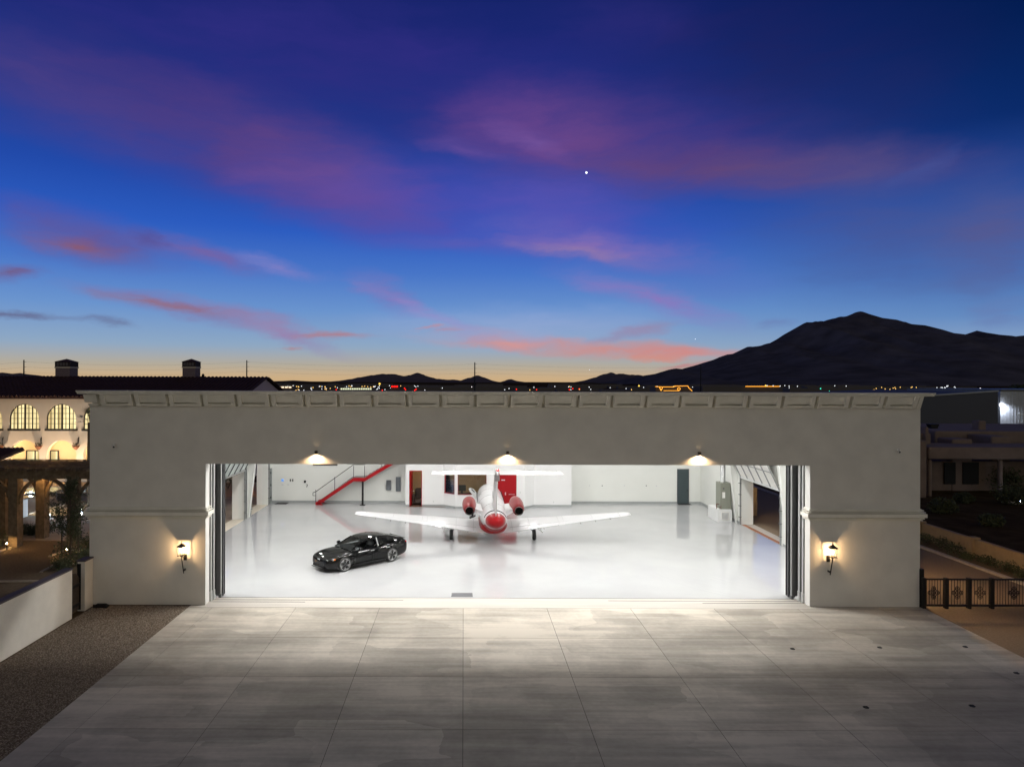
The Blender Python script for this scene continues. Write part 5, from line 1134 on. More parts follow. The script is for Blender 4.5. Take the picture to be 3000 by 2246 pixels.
# pergola
PW = mat('pergola_timber', (.17, .125, .08), .75, spec=.2, var=.3, vscale=5, bump=.3, bscale=25)
pg = thing('pergola', (-24, 40.5, 0), 'dark timber pergola with arched braces and many rafters in front of the pool', 'pergola')
pts_near = [gr(50, 1603), gr(232, 1603)]; 
py0 = gr(50, 1603).y; py1 = gr(127, 1577).y
bz = at(100, 1402, py0).z; 
posts = [(gr(40, 1602).x, py0), (gr(213, 1602).x, py0), (gr(117, 1577).x, py1), (gr(2, 1577).x, py1), (gr(-133, 1602).x, py0)]
for x, y in posts: MB().box(x-.26, x+.26, y-.02, y+.5, 0, bz+.3).build('post', PW, pg)
for y in (py0-.06, py1+.2): MB().box(-33, -17.5, y, y+.2, bz, bz+.50).build('main_beam', PW, pg)
for k_ in range(24):
    x = -31.5+k_*.545; m = MB(); m.hexa([(x-.06, py0-.75, bz+.62), (x+.06, py0-.75, bz+.62), (x+.06, py1+1.1, bz+.45), (x-.06, py1+1.1, bz+.45), (x-.06, py0-.75, bz+.78), (x+.06, py0-.75, bz+.78), (x+.06, py1+1.1, bz+.78), (x-.06, py1+1.1, bz+.78)])
    m.v = [Vector((v.x, v.y, v.z-.11 if v.z > bz+.5 else v.z)) for v in m.v]; m.build('rafter', PW, pg)
for k_ in range(6): y = py0-.4+(py1-py0+1.2)*k_/5; MB().box(-33, -17.5, y, y+.06, bz+.70, bz+.76).build('top_lath', PW, pg)
for (x, y) in posts:
    for s in (-1, 1):
        m = MB(); n = 8
        for i in range(n):
            f = lambda i_: Vector((x+s*(.26+1.35*(1-math.cos(math.pi/2*i_/n))), y+.2, bz-1.45+1.45*math.sin(math.pi/2*i_/n)))
            m.beam(f(i), f(i+1), .14, .2, up=(0, 1, 0))
        m.build('arched_brace', PW, pg)
for px, lb in ((75, 'pendant lamp under the pergola beam between the left posts'), (165, 'pendant lamp under the pergola beam by the young tree')):  # pendants added under the beams to brighten the pool deck
    x = gr(px, 1602).x; y = (py0+py1)/2+.6; e = thing('pergola_lamp', (x, y, bz+.2), lb, 'pendant lamp', 'pendant lamps under the pergola'); MB().cyl((x, y, bz-.05), (x, y, bz+.6), .012, n=6).build('cord', BLACKM, e); MB().lathe([(.04, -.16), (.09, -.1), (.06, 0)], c=(x, y, bz), n=10).build('lamp_globe', emis('pendant_globe', (255, 200, 130), 170), e, smooth=True)
# small tiled roof at the far left edge
kt = at(-10, 1330, 50); tr_ = thing('tiled_kiosk', (kt.x-2, 50, 0), 'small outdoor kitchen roof of curved clay tiles at the left frame edge', 'kiosk')
zk = at(30, 1350, 50).z; xr_ = at(8, 1335, 50).x
MB().hexa([(xr_-6, 49.4, zk), (xr_, 49.4, zk), (xr_, 52.5, zk+.5), (xr_-6, 52.5, zk+.5), (xr_-6, 49.4, zk+.1), (xr_-.0, 49.4, zk+.1), (xr_, 52.5, zk+.6), (xr_-6, 52.5, zk+.6)]).build('roof', WOOD, tr_)
for k_ in range(18):
    x = xr_-.15-k_*.33; MB().cyl((x, 49.25, zk+.13), (x, 52.4, zk+.66), .15, n=8).build('roof_tile', TILE, tr_)
for x in (xr_-.5, xr_-5.3): MB().box(x-.2, x+.2, 49.7, 50.1, 0, zk-.01).build('post', VW, tr_)
# fire bowl
fp = gr(60, 1514); e = thing('fire_pedestal', (fp.x, fp.y, 0), 'white square pedestal with a burning fire bowl by the pool', 'fire bowl')
zt_ = at(60, 1463, fp.y).z; MB().box(fp.x-.32, fp.x+.32, fp.y-.3, fp.y+.3, 0, zt_).build('pedestal', mat('pedestal_white', (.7, .68, .66), .8), e)
MB().lathe([(.10, 0), (.16, .1), (.42, .38), (.44, .42), (.36, .40)], c=(fp.x-.15, fp.y, zt_), n=16, cap=False).build('bowl', mat('pedestal_white', (1, 1, 1)), e, smooth=True)
MB().lathe([(.16, .4), (.20, .52), (.10, .75), (.05, .95), (.0, 1.1)], c=(fp.x-.28, fp.y, zt_), n=8, cap=False).build('flame', emis('flame', (255, 176, 84), 40), e, smooth=True)

# pools: basins with lit water
POOLP = mat('pool_plaster', (.45, .62, .68), .7, var=.08, vscale=2)
WATER = glass('pool_water_tmp', (.80, .93, .96), rough=.02)
def water():
    m = MATS['pool_water_tmp']; t = m.node_tree; n = t.nodes.new('ShaderNodeTexNoise'); n.inputs['Scale'].default_value = 3.2; n.inputs['Detail'].default_value = 5; g = t.nodes.new('ShaderNodeNewGeometry'); t.links.new(g.outputs[0], n.inputs[0])
    b = t.nodes.new('ShaderNodeBump'); b.inputs['Strength'].default_value = .5; b.inputs['Distance'].default_value = .08; t.links.new(n.outputs[0], b.inputs['Height'])
    for q in t.nodes:
        if q.type in ('BSDF_GLOSSY', 'FRESNEL'): t.links.new(b.outputs[0], q.inputs['Normal'])
    m.name = 'pool_water'; return m
WATER = water()
def pool(pts, nm, w_lights, power, colr):
    q = [gr(*p) for p in pts]; n = len(q)
    m = MB(); m.add([(v.x, v.y, .012) for v in q]+[(v.x, v.y, .05) for v in q]+[(v.x*.0+v.x, v.y, .05) for v in q], [(i, (i+1) % n, n+(i+1) % n, n+i) for i in range(n)])
    struct(m, nm+'_rim', mat('pool_rim_stone', (.32, .24, .17), .7))
    m = MB(); m.add([(v.x, v.y, .02) for v in q], [tuple(range(n))]); struct(m, nm+'_water', WATER)
    m = MB(); m.add([(v.x, v.y, -.0) for v in q], [tuple(range(n))]); struct(m, nm+'_basin', POOLP)
    for (x, y) in w_lights:
        p = gr(x, y); light('POINT', (p.x, p.y, .45), power, colr, size=.1)
pool([(60, 1462), (60, 1432), (120, 1426), (330, 1426), (330, 1456), (250, 1458), (230, 1450), (120, 1452)], 'far_pool', [], 0, (.7, .85, 1))
pool([(78, 1511), (130, 1488), (200, 1478), (330, 1470), (330, 1511)], 'near_pool', [], 0, (.7, .85, 1))
# raised round spa
sp = gr(200, 1468); e = thing('raised_spa', (sp.x, sp.y, 0), 'round raised spa with a dark tiled wall and glowing water', 'spa')
rad = 63/F*sp.y*1.0; spy = sp.y+rad
SPT = mat('spa_dark_tile', (.05, .032, .035), .4, var=.4, vscale=8)
MB().lathe([(rad, 0), (rad, .62), (rad-.3, .64), (rad-.3, .50)], c=(sp.x, spy, 0), n=40, cap=False).build('spa_wall', SPT, e)
MB().lathe([(rad-.1, .645), (rad+.03, .645), (rad+.03, .60)], c=(sp.x, spy, 0), n=40, cap=False).build('coping', PAVE, e)
MB().add([(sp.x+(rad-.3)*math.cos(2*math.pi*i/32), spy+(rad-.3)*math.sin(2*math.pi*i/32), .58) for i in range(32)], [tuple(range(32))]).build('spa_water', WATER, e)
MB().add([(sp.x+(rad-.28)*math.cos(2*math.pi*i/32), spy+(rad-.28)*math.sin(2*math.pi*i/32), .50) for i in range(32)], [tuple(range(32))]).build('spa_floor', POOLP, e)
for i, (x, y, pw, lb) in enumerate(((90, 1442, 60, 'underwater pool light in the far pool left of the spa'), (235, 1438, 60, 'underwater pool light in the far pool right of the spa'), (140, 1500, 50, 'underwater pool light at the pergola side of the near pool'), (235, 1496, 50, 'underwater pool light of the near pool by the hangar edge'), (200, 1452, 26, 'underwater light inside the round spa'))):
    p = gr(x, y); z = .56 if i == 4 else .03; p = Vector((sp.x, spy, 0)) if i == 4 else p
    e = thing('pool_light', (p.x, p.y, z), lb, 'pool light', 'underwater pool lights'); MB().lathe([(.10, .0), (.10, .03), (.06, .04)], c=(p.x, p.y, z), n=10).build('light_lens', emis('pool_lens', (225, 240, 255), 10), e)
    light('POINT', (p.x, p.y, z+.3), pw*2.2, (.72, .88, 1.0), parent=e, size=.1)

# bushes and the young tree
def bush(loc, r, label, h=.8, n=420, size=.07, mt=None, group=None, spiky=False):
    e = thing('bush', loc, label, 'bush', group); rr = random.Random(int(abs(loc[0]*77+loc[1]*13)*10)); m = MB()
    if spiky:
        for _ in range(n//3):
            a = rr.uniform(0, 6.28); t_ = rr.uniform(.25, 1.4); d = Vector((math.cos(a)*math.cos(t_), math.sin(a)*math.cos(t_), math.sin(t_))); b = Vector(loc)+Vector((rr.uniform(-.2, .2)*r, rr.uniform(-.2, .2)*r, .02)); tip = b+d*r*rr.uniform(.7, 1.2); s = d.cross(Vector((0, 0, 1))).normalized()*.02
            m.add([b-s, b+s, tip], [(0, 1, 2)])
            leaves(m, tip*.7+b*.3, .08, 2, .05, rng=rr)
    else:
        for k_ in range(7):
            c = Vector(loc)+Vector((rr.uniform(-.5, .5)*r, rr.uniform(-.5, .5)*r, r*h*rr.uniform(.35, .75))); leaves(m, c, r*rr.uniform(.4, .62), n//7, size, squash=(1, 1, h), rng=rr)
    m.build('foliage', mt or LEAF, e)
    q = MB()
    for k_ in range(5): a = rr.uniform(0, 6.28); q.cyl(loc, (loc[0]+.4*r*math.cos(a), loc[1]+.4*r*math.sin(a), loc[2]+r*h*.7), .018, .008, n=5)
    q.build('stem', BARK, e); return e
for x, y, r, lb, sp_ in ((12, 1572, .95, 'leafy bush at the left frame edge behind the near pergola post', 0), (62, 1566, .8, 'spiky white-flowered bush between the two left pergola posts', 1), (92, 1566, .85, 'round spiky bush just left of the middle pergola post', 1), (136, 1562, .75, 'low bush just right of the middle pergola post', 0),
                        (230, 1622, 1.25, 'dark leafy bush behind the young tree stakes', 0), (262, 1616, 1.1, 'dark bush pressed against the hangar edge', 0), (200, 1660, 1.1, 'low dark ground shrub at the foot of the young tree', 0), (236, 1655, 1.0, 'low shrub right of the young tree trunk', 0), (176, 1668, .7, 'small dark shrub in front of the gate', 0), (-8, 1598, .9, 'low bush cut by the left frame edge', 0)):
    p = gr(x, y); bush((p.x, p.y, -.01), r, lb, spiky=bool(sp_), group='shrubs around the pergola garden', n=520)
tp_ = gr(205, 1655); e = thing('young_tree', (tp_.x, tp_.y, 0), 'young broad-leaved tree tied between two stakes beside the hangar', 'tree')
k = tp_.y/F; zc = lambda y: at(205, y, tp_.y).z; xc = lambda x: at(x, 1500, tp_.y).x
m = MB(); m.cyl((tp_.x, tp_.y, 0), (tp_.x+.05, tp_.y, zc(1560)), .05, .04); m.cyl((tp_.x+.05, tp_.y, zc(1560)), (tp_.x, tp_.y, zc(1410)), .04, .012)
rt = random.Random(11); cr = MB()
for _ in range(46):
    f = rt.uniform(0, 1); y = 1572-f*165; wd = (18 if f > .75 else 30+34*math.sin(min(1, f*1.4)*math.pi*.8))*rt.uniform(.35, 1); a = rt.uniform(0, 6.28)
    tip = Vector((tp_.x+math.cos(a)*wd*k, tp_.y+math.sin(a)*wd*k, zc(y)+.15)); b0 = Vector((tp_.x, tp_.y, max(zc(y)-.5, 1.1))); m.cyl(b0, tip, .014, .005, n=5)
    for g_ in (.45, .75, 1.0): leaves(cr, b0.lerp(tip, g_), .26 if f < .75 else .18, 34, .055, rng=rt)
m.build('trunk', BARK, e); cr.build('crown', LEAF, e)
for px, lb in ((181, 'left support stake of the young tree'), (229, 'right support stake of the young tree')):
    q = gr(px, 1652); MB().cyl((q.x, q.y, 0), (q.x, q.y, at(px, 1548, q.y).z), .035, n=8).build('tree_stake', BARK, None, label=lb, cat='stake', group='stakes of the young tree')
# path lights added to brighten the gravel by the tree and the left post
for px, py, lb in ((196, 1628, 'small path light glowing behind the young tree'), (20, 1610, 'small path light glowing near the left pergola post')):
    q = gr(px, py); e = thing('path_light', (q.x, q.y, 0), lb, 'path light', 'path lights in the garden'); MB().cyl((q.x, q.y, 0), (q.x, q.y, .4), .02).build('pole', BLACKM, e); MB().lathe([(.02, .46), (.12, .40)], c=(q.x, q.y, 0), n=10).build('shade', BLACKM, e); MB().lathe([(.03, .33), (.03, .39)], c=(q.x, q.y, 0), n=8).build('bulb', emis('path_bulb', (255, 205, 135), 420), e)

# trees and lamps seen through the left bays
for px, py, Y, r, lb in ((668, 1470, 60, 2.2, 'dark round shrub seen through the first left bay'), (690, 1440, 68, 2.4, 'dark topiary tree seen through the first left bay'), (752, 1425, 75, 2.2, 'dark bush lit yellow seen through the second left bay')):
    p = at(px, py, Y); bush((p.x, Y, 0), r*1.1, lb, h=1.2, n=700, size=.12)
for px, py, Y, pw, lb in ((774, 1383, 58, 55, 'glowing orange lamp seen through the second left bay'), (672, 1399, 85, 50, 'faint lamp behind the shrubs through the first left bay'), (752, 1403, 72, 25, 'yellow lamp in the bush seen through the second left bay')):
    p = at(px, py, Y); e = thing('yard_lamp', (p.x, Y, 0), lb, 'yard lamp'); MB().cyl((p.x, Y, 0), (p.x, Y, p.z-.1), .04).build('pole', BLACKM, e); MB().lathe([(.05, -.15), (.15, 0), (.05, .14)], c=(p.x, Y, p.z), n=10).build('globe', emis('yard_globe', (255, 168, 88), 70), e, smooth=True)
struct(MB().box(-60, -15.87, 56.01, 58, -.2, .02), 'garden_terrace', PAVE)
p = at(690, 1412, 90); e = thing('far_garden_wall', (p.x, 90, 0), 'low orange-lit garden wall seen through the left bays', 'wall'); MB().box(-45, -22, 90, 90.3, 0, 2.2).build('wall_body', WALLW, e)

# ------------------------------------------------------------------ right side: gate, drive wall, planting, neighbours
gt = thing('driveway_gate', (22, 28.8, 0), 'black iron driveway gate with scrolled medallions right of the hangar', 'gate')
GY = 28.82; gz0, gz1 = .08, 1.22
MB().box(19.42, 27.2, GY-.03, GY+.03, gz1-.03, gz1+.03).build('top_rail', BLACKM, gt); MB().box(19.42, 27.2, GY-.03, GY+.03, gz0, gz0+.08).build('bottom_rail', BLACKM, gt)
px_posts = [2706, 2771, 2838, 2905]; gx = [at(p_, 1774, GY).x for p_ in px_posts]+[at(3036, 1774, GY).x]
for i, x in enumerate(gx): MB().box(x-.07, x+.07, GY-.07, GY+.07, 0 if i else 0, gz1+.06).build('gate_post', BLACKM, gt)
MB().box(gx[0]-.09, gx[0]+.07, GY+.08, GY+.3, 0, 1.62).build('gate_motor', BLACKM, gt)
bar = None
for a, b in zip(gx[:-1], gx[1:]):
    n = int((b-a)/.115)
    for i in range(1, n):
        x = a+(b-a)*i/n
        if bar is None: bar = MB().cyl((x, GY, gz0+.08), (x, GY, gz1-.03), .011, n=6).build('gate_bar', BLACKM, gt); bx = x
        else: c = bar.copy(); col.objects.link(c); c.location = (x-bx, 0, 0)
def medallion(cx):
    m = MB(); z = .66; y = GY-.03
    def loop(f, n, r=.013):
        P_ = [f(2*math.pi*i/n) for i in range(n+1)]
        for u, v in zip(P_[:-1], P_[1:]): m.cyl((cx+u[0], y, z+u[1]), (cx+v[0], y, z+v[1]), r, n=5)
    loop(lambda t: (.17*math.cos(t)*(1+.12*math.cos(4*t)), .17*math.sin(t)*(1+.12*math.cos(4*t))), 32)
    for ax, ay in ((.16, 0), (-.16, 0), (0, .18), (0, -.18)): loop(lambda t, ax=ax, ay=ay: (ax+.085*math.cos(t), ay+.085*math.sin(t)), 14)
    loop(lambda t: (.08*math.cos(t), .08*math.sin(t)), 12)
    m.beam((cx-.24, y, z), (cx+.24, y, z), .025); m.beam((cx, y, z-.26), (cx, y, z+.26), .025, up=(0, 1, 0)); m.build('medallion', BLACKM, gt)
for p_ in (2734, 2803, 2870, 2969): medallion(at(p_, 1733, GY).x)
for x in gx[1:4]: MB().cyl((x-.04, GY-.06, .03), (x+.04, GY-.06, .03), .05, n=10).build('gate_wheel', BLACKM, gt)
dw = thing('boundary_wall', (28, 40, 0), 'long tan block boundary wall with pilasters behind the driveway shrubs', 'wall')
TANW = mat('tan_block_wall', (.30, .22, .13), .9, var=.08, vscale=3, bump=.4, bscale=30)
MB().box(27.9, 28.1, 20, 80, -.1, .92).build('wall_body', TANW, dw); MB().box(27.86, 28.14, 20, 80, .921, .98).build('coping', TANW, dw)
for k_ in range(9): y = 24.4+3.0*k_*1.45; MB().box(27.76, 28.22, y-.2, y+.2, -.1, 1.06).build('pilaster', TANW, dw)
rb = random.Random(9)
for k_ in range(15):
    y = 27.5+k_*1.15; bush((27.25+rb.uniform(-.1, .15), y, 0), rb.uniform(.50, .80), '%s clipped dark shrub from the gate end of the bed along the tan boundary wall' % ORD[k_], n=420, size=.06, group='shrubs along the tan boundary wall')
struct(MB().box(26.56, 27.89, 9, 120, -.2, .02), 'planting_bed', DG)
# sconce and pilaster outside the right bay, plus lantern on the hangar side wall lighting the drive
lp_ = at(2201, 1431, 47.2); e = thing('driveway_pilaster', (20.9, 49.0, 0), 'short tan pilaster seen through the raised side door', 'pilaster'); MB().box(20.3, 20.9, 48.6, 49.2, 0, 2.0).build('pilaster_body', TANW, e)
lantern((XR+.005, 47.4, 2.3), 'lantern glowing outside the raised right side door', 1, power=10, nrm=(1, 0, 0), group=None, tall=False)
lantern((XR+.005, 31.6, 3.0), 'iron lantern on the outer right wall of the hangar facing the driveway', 1, power=130, nrm=(1, 0, 0), group=None, tall=False)
# adobe neighbour and the far hangar
AD = mat('adobe_stucco', (.20, .15, .13), .95, var=.12, vscale=1.2, bump=.3)
ad = thing('adobe_house', (48, 60, 0), 'dark unlit adobe house with stepped parapets beyond the boundary wall', 'house')
Y0 = 58
def abox(px0, px1, y_top, Y, dep, nm, mt=AD, zb=-.1, par=ad): a = at(px0, y_top, Y); b = at(px1, y_top, Y); return MB().box(a.x, b.x, Y, Y+dep, zb, a.z).build(nm, mt, par, bevel=.12 if mt is AD else 0)
abox(2650, 2728, 1268, 60, 10, 'parapet_block'); abox(2712, 2722, 1250, 59.6, .8, 'chimney'); abox(2740, 3300, 1262, 64, 12, 'parapet_block'); abox(2722, 3400, 1309, 57, 4, 'porch_fascia', zb=at(2750, 1345, 57).z)
abox(2650, 3400, 1350, 60.6, 8, 'house_wall'); abox(2790, 2850, 1286, 60.5, 2, 'parapet_block'); abox(2905, 2960, 1278, 61, 3, 'parapet_block'); abox(2868, 2890, 1232, 66, 1.0, 'chimney'); abox(2690, 2716, 1290, 56.8, 2.2, 'parapet_block', zb=-.1); 
for a, b in ((2768, 2800), (2822, 2868)): abox(a, b, 1354, 60.4, .15, 'window' if a < 2800 else 'entry_door', BLACKM, zb=at(a, 1418, 60.4).z)
for a in (2722, 2930, 3100): abox(a, a+10, 1346, 57.4, .4, 'porch_post')
p = at(2739, 1242, 61); MB().hexa([(p.x-.25, 61, p.z-.4), (p.x+.25, 61, p.z-.4), (p.x+.25, 61.6, p.z-.4), (p.x-.25, 61.6, p.z-.4), (p.x-.4, 61, p.z), (p.x+.4, 61, p.z), (p.x+.4, 61.6, p.z), (p.x-.4, 61.6, p.z)]).build('roof_scupper', BLACKM, ad)
fh = thing('metal_warehouse', (75, 95, 0), 'pale metal warehouse with a white floodlight at the right frame edge', 'warehouse')
a = at(2931, 1146, 95); b = at(3400, 1146, 95); MTLW = mat('pale_corrugated_metal', (.42, .45, .50), .6, var=.05)
MB().box(a.x, b.x+10, 95, 115, 0, a.z).build('metal_wall', MTLW, fh); MB().box(a.x-.002, b.x+10, 94.9, 115.1, a.z+.001, a.z+.25).build('roof_edge', DKGREY, fh)
q = MB()
for k_ in range(60): q.box(a.x+.3+k_*.45, a.x+.36+k_*.45, 94.95, 94.999, .1, a.z-.02)
q.build('corrugation', MTLW, fh, kind='stuff'); z = at(2940, 1213, 95).z; MB().box(a.x+2.4, b.x, 94.9, 94.998, z-.06, z+.06).build('trim_band', LTMETAL, fh)
dk = thing('dark_hangar', (65, 85, 0), 'large unlit dark hangar with a long flat roof beyond the adobe house', 'hangar')
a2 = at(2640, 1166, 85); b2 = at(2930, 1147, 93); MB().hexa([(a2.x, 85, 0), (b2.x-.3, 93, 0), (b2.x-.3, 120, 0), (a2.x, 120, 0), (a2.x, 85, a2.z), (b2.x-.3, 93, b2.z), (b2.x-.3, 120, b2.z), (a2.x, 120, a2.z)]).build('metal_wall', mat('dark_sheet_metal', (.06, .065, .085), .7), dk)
MB().beam((a2.x, 84.95, a2.z+.1), (b2.x-.3, 92.95, b2.z+.1), .2, .2).build('roof_edge', MATS['mid_grey_metal'], dk)
p = at(2937, 1186, 94.6); e = thing('floodlight', (p.x, 94.6, p.z), 'bright white floodlight on the corner of the metal warehouse', 'floodlight'); MB().box(p.x-.18, p.x+.18, 94.55, 94.89, p.z-.12, p.z+.15).build('fixture', emis('flood_lens', (240, 245, 255), 12), e)
light('SPOT', (p.x, 94.2, p.z-.1), 300, (.85, .9, 1.0), parent=e, rot=(R(35), 0, 0), size=.1, spot_size=R(165), spot_blend=.5)
for px, py, Y, r, lb in ((2760, 1500, 50, 1.1, 'low desert shrub on the dark slope nearest the hangar edge'), (2830, 1470, 50, .8, 'small desert shrub midway along the dark slope'), (2905, 1540, 45, .9, 'small round shrub just behind the tan boundary wall'), (2955, 1440, 50, 2.6, 'large dark spreading bush in front of the adobe house'), (2985, 1480, 46, 1.6, 'dark bush at the right frame edge before the adobe house')):
    p = gr(px, py); bush((p.x, p.y, 0), r, lb, n=1500, size=.12)
p = gr(2990, 1470); e = thing('yard_spotlight', (p.x, p.y, 0), 'small bluish spotlight on the ground under the bush at the right frame edge', 'spotlight'); MB().lathe([(.05, 0), (.08, .15)], c=(p.x, p.y, 0), n=8).build('spot_can', emis('blue_spot', (190, 215, 255), 90), e)
for x, lb in ((2975, 'dark round crown of a far tree above the warehouse roof, left one'), (2998, 'dark round crown of a far tree above the warehouse roof at the frame edge')):
    p = at(x, 1140, 180); e = thing('far_tree', (p.x, 180, 0), lb, 'tree', 'far trees behind the warehouse'); m = MB(); leaves(m, (p.x, 180, p.z-.4), 1.7, 500, .35); m.build('crown', LEAF, e); MB().cyl((p.x, 180, 0), (p.x, 180, p.z-.5), .2).build('trunk', BARK, e)

# ------------------------------------------------------------------ mountains, city, poles, stars
def ridge(nm, prof, D, depth, mt, seed, rough=1.0):
    nx, ny = 260, 26; x0, x1 = prof[0][0], prof[-1][0]; vs = []; fs = []
    def h(x):
        for (a, ya), (b, yb) in zip(prof[:-1], prof[1:]):
            if a <= x <= b: f = (x-a)/(b-a); f = f*f*(3-2*f)*.5+f*.5; return ya+(yb-ya)*f
        return prof[-1][1]
    for j in range(ny+1):
        v = -1+2*j/ny; 
        for i in range(nx+1):
            px = x0+(x1-x0)*i/nx; p = at(px, h(px), D); z = max(p.z, 0)
            z += rough*(mnoise.fractal(Vector((px*.05, seed, 0)), .8, 2.2, 6)*D*.0015)
            fall = max(0, 1-abs(v))**.85; nn = mnoise.fractal(Vector((px*.012, v*2.2, seed)), 1, 2, 6)
            zz = z*fall*(1-.30*abs(nn)*min(1, abs(v)*4)) if abs(v) > .01 else z
            if abs(v) < .2: zz = min(zz, z)
            vs.append((p.x, D+v*depth, zz-3*(1-fall)))
    for j in range(ny):
        for i in range(nx): a = j*(nx+1)+i; fs.append((a, a+1, a+nx+2, a+nx+1))
    m = MB(); m.add(vs, fs); return struct(m, nm, mt, smooth=True)
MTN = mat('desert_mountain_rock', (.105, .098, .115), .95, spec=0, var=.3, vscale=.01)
MTN2 = mat('far_mountain_rock', (.16, .13, .13), .95, spec=0, var=.15, vscale=.006)  # far ranges lighter: mild distance haze put into the rock colour
ridge('mountain', [(1840, 1128), (1900, 1106), (1945, 1089), (1980, 1078), (1999, 1084), (2054, 1068), (2091, 1054), (2126, 1040), (2168, 1029), (2188, 1016), (2218, 1015), (2278, 997), (2313, 974), (2362, 945), (2412, 941), (2447, 931), (2477, 927), (2502, 916), (2522, 913), (2541, 916), (2566, 929), (2616, 954), (2646, 962), (2716, 973), (2745, 985), (2795, 985), (2840, 978), (2860, 968), (2875, 972), (2900, 975), (2939, 987), (3000, 983), (3150, 990), (3300, 1010), (3500, 1040), (3800, 1090), (4000, 1117)], 3600, 1500, MTN, 3.3)
ridge('foothill', [(1850, 1125), (1890, 1114), (1920, 1100), (1945, 1088), (1965, 1081), (1985, 1079), (2003, 1087), (2030, 1098), (2080, 1112), (2140, 1125)], 2300, 500, MTN, 5.1, .8)
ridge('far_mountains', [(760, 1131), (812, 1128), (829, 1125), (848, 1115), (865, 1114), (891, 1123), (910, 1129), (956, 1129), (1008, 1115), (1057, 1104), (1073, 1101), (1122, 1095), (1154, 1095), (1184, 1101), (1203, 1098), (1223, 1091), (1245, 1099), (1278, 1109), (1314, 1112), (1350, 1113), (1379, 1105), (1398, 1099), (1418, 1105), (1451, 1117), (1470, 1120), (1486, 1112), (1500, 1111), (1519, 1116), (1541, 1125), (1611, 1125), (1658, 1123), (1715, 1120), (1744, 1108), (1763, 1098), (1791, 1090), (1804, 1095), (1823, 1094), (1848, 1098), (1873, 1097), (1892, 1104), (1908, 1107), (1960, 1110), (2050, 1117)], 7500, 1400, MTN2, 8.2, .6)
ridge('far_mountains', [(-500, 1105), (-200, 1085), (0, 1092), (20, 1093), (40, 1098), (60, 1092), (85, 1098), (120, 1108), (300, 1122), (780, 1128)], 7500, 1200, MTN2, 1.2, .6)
# low far building masses and trees that hide the plain
rc = random.Random(21)
FB = mat('far_building', (.10, .09, .09), .9)
m = MB()
for _ in range(150):
    D = rc.uniform(500, 1500); px = rc.uniform(620, 2800); x = (px-PX)/F*D; w = rc.uniform(8, 40); h_ = rc.uniform(2.5, 5.5); m.box(x-w, x+w, D, D+12, 0, h_)
m.build('distant_town', FB, None, kind='stuff')
def lights_stuff(nm, col_, pts, r, s):
    m = MB()
    for (x, y, D) in pts:
        p = at(x, y, D); rr = r*D/F; m.add([p+Vector((rr, 0, 0)), p+Vector((-rr, 0, 0)), p+Vector((0, rr, 0)), p+Vector((0, -rr, 0)), p+Vector((0, 0, rr)), p+Vector((0, 0, -rr))], [(0, 2, 4), (2, 1, 4), (1, 3, 4), (3, 0, 4), (2, 0, 5), (1, 2, 5), (3, 1, 5), (0, 3, 5)])
    m.build(nm, emis(nm, col_, s), None, kind='stuff')
D0 = 470
lights_stuff('warm_town_lights', (255, 200, 110), [(rc.choice([rc.uniform(800, 900), rc.uniform(880, 1100), rc.uniform(1100, 2300), rc.uniform(2560, 2700)]), rc.uniform(1130, 1143), D0) for _ in range(70)], 1.4, 2.0)
lights_stuff('white_town_lights', (235, 240, 245), [(rc.choice([rc.uniform(800, 930), rc.uniform(930, 1110), rc.uniform(1000, 1250), rc.uniform(1250, 2000), rc.uniform(2000, 2500), rc.uniform(2740, 2800)]), rc.uniform(1129, 1144), D0) for _ in range(120)], 1.3, 2.0)
lights_stuff('red_town_lights', (255, 30, 20), [(x, y, D0) for x, y in ((1120, 1143), (1185, 1137), (1188, 1141), (1215, 1143), (1219, 1140), (985, 1141), (1513, 1140), (1572, 1141), (1668, 1141), (1678, 1138), (1697, 1139))], 1.9, 2.2)
lights_stuff('green_town_lights', (60, 230, 190), [(2404, 1138, D0), (2430, 1146, D0), (1084, 1137, D0)], 2, 1.8)
def glowbox(px0, px1, y0, y1, D, nm, col_, s, label, cat, n=1):
    e = thing(nm, tuple(at((px0+px1)/2, y1, D)), label, cat)
    for i in range(n):
        a = at(px0+(px1-px0)*i/n, y1, D); b = at(px0+(px1-px0)*(i+.7 if n > 1 else i+1)/n, y0, D); MB().box(a.x, b.x, D, D+.5, a.z, b.z).build('lit_window' if n > 1 else 'lit_face', emis(nm, col_, s), e)
    a = at(px0-3, y1+3, D); b = at(px1+3, y0-1.5, D); MB().box(a.x, b.x, D+.6, D+6, -1, b.z).build('building_body', FB, e); return e
glowbox(998, 1090, 1137, 1141, 450, 'lit_storefront', (235, 240, 200), 1.0, 'long pale green lit storefront row on the far skyline left of centre', 'building', 14)
glowbox(814, 856, 1132, 1136, 450, 'lit_depot', (255, 225, 190), 1.3, 'short row of bright warm windows beyond the villa gable', 'building', 4)
glowbox(1147, 1167, 1130, 1134, 450, 'red_sign', (255, 25, 20), 2.2, 'three bright red sign letters on the far skyline', 'sign', 3)
e = thing('outlined_building', tuple(at(1970, 1145, 440)), 'far building outlined with strings of orange lights at the foothill', 'building')
OR = emis('orange_string', (255, 170, 60), 1.7)
P_ = lambda x, y: at(x, y, 440)
MB().tube([P_(1920, 1132), P_(1940, 1133), P_(1975, 1133), P_(1976, 1130.5), P_(2015, 1130), P_(2018, 1136), P_(2028, 1145)], .16, n=5).build('roof_light_string', OR, e)
MB().tube([P_(1932, 1134), P_(1937, 1144), P_(1941, 1135)], .2, n=5).build('entry_light_string', OR, e); MB().tube([P_(1944, 1144), P_(1990, 1144)], .14, n=5).build('lower_light_string', OR, e)
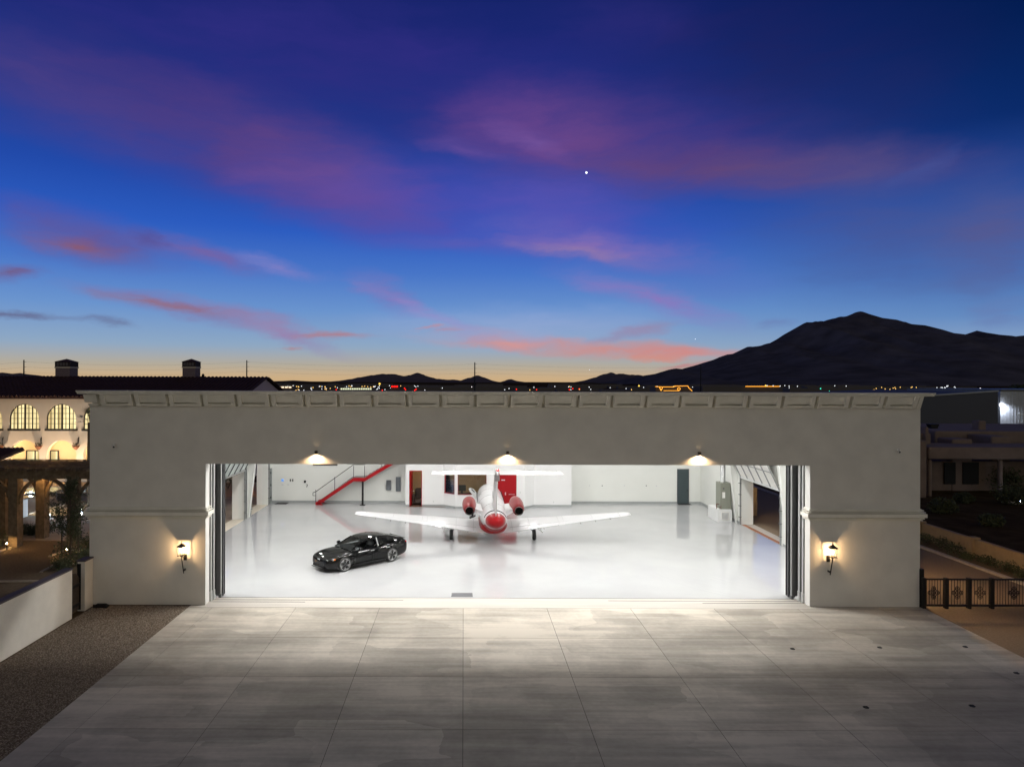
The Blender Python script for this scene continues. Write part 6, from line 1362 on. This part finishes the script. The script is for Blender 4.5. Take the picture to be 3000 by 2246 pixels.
q = MB(); [q.cyl(P_(1989+4*math.cos(i*.628), 1139+4*math.sin(i*.628)), P_(1989+4*math.cos(i*.628+.628), 1139+4*math.sin(i*.628+.628)), .16, n=5) for i in range(10)]; q.build('ring_light', OR, e)
a = P_(1922, 1150); b = P_(2028, 1133); MB().box(a.x, b.x, 441, 455, -1, b.z).build('building_body', FB, e)
e = thing('lit_roofline', tuple(at(2234, 1140, 440)), 'long low far building with a straight orange roofline light in front of the mountain', 'building'); MB().tube([P_(2184, 1131.5), P_(2284, 1131.5)], .18, n=5).build('roof_light_string', OR, e); MB().box(P_(2060, 1150).x, P_(2284, 1150).x, 441, 460, -1, P_(2100, 1131).z).build('building_body', FB, e)
for px, py, r, lb in ((1112, 1124, 3.2, 'large round yellow light on the far skyline'), (1872, 1130, 2.6, 'warm light just left of the orange outlined building'), (2872, 1138, 2.2, 'single white light at the foot of the mountain'), (2243, 1129, 2.2, 'orange lamp above the straight lit roofline')):
    p = at(px, py, 460); MB().lathe([(.02, -1), (.75, -.65), (1, 0), (.75, .65), (.02, 1)], n=8).xf(Matrix.Translation(p) @ Matrix.Scale(r*.23*.9, 4)).build('beacon_light', emis('beacon_white', (240, 240, 255), 2) if px == 2872 else emis('beacon_yellow', (255, 205, 90), 1.6), None, label=lb, cat='light')
# utility poles and wires
pts = []
for px, yt, D, lb in ((70, 1054, 210, 'utility pole at the far left above the villa roof'), (723, 1055, 235, 'utility pole between the right chimney and the gable'), (1391, 1061, 245, 'utility pole near the centre of the skyline'), (2053, 1068, 300, 'utility pole against the foot of the big mountain')):
    p = at(px, yt, D); e = thing('utility_pole', (p.x, D, 0), lb, 'utility pole', 'utility poles along the skyline'); MB().cyl((p.x, D, 0), (p.x, D, p.z), .28, .17, n=8).build('pole_shaft', BLACKM, e)
    m = MB()
    for z in (0.6, 2.2, 3.8): m.cyl((p.x-.1, D, p.z-z), (p.x+.75, D, p.z-z), .05, n=5)
    m.build('insulator_arm', BLACKM, e); pts.append(p)
WIRE = mat('wire', (.05, .04, .04), .7)
allp = [at(-400, 1054, 190)]+pts+[at(2700, 1075, 360)]
for k_, dz in enumerate((.6, 2.2, 3.8)):
    m = MB()
    for a, b in zip(allp[:-1], allp[1:]):
        P2 = []
        for i in range(13): f = i/12; q = a.lerp(b, f); q.z -= dz+2.2*4*f*(1-f)*.5; q.x += .7; P2.append(q)
        m.tube(P2, .016, n=4)
    m.build('power_line', WIRE, None, label=['topmost thin power line strung between the skyline poles', 'middle thin power line strung between the skyline poles', 'lowest thin power line strung between the skyline poles'][k_], cat='power line', group='power lines')
for px, py, r, s, lb in ((1718, 506, 2.7, 3.5, 'brightest star, high in the purple clouds'), (2037, 993, 1.1, 1.4, 'faint small star above the long pink cloud'), (1727, 1083, 1.0, 1.2, 'faint star just above the far mountains')):
    p = at(px, py, 9000); MB().lathe([(.02, -1), (.7, -.7), (1, 0), (.7, .7), (.02, 1)], n=10).xf(Matrix.Translation(p) @ Matrix.Scale(r*4.5, 4)).build('star', emis('star_%d' % int(s*10), (235, 240, 255), s), None, label=lb, cat='star')
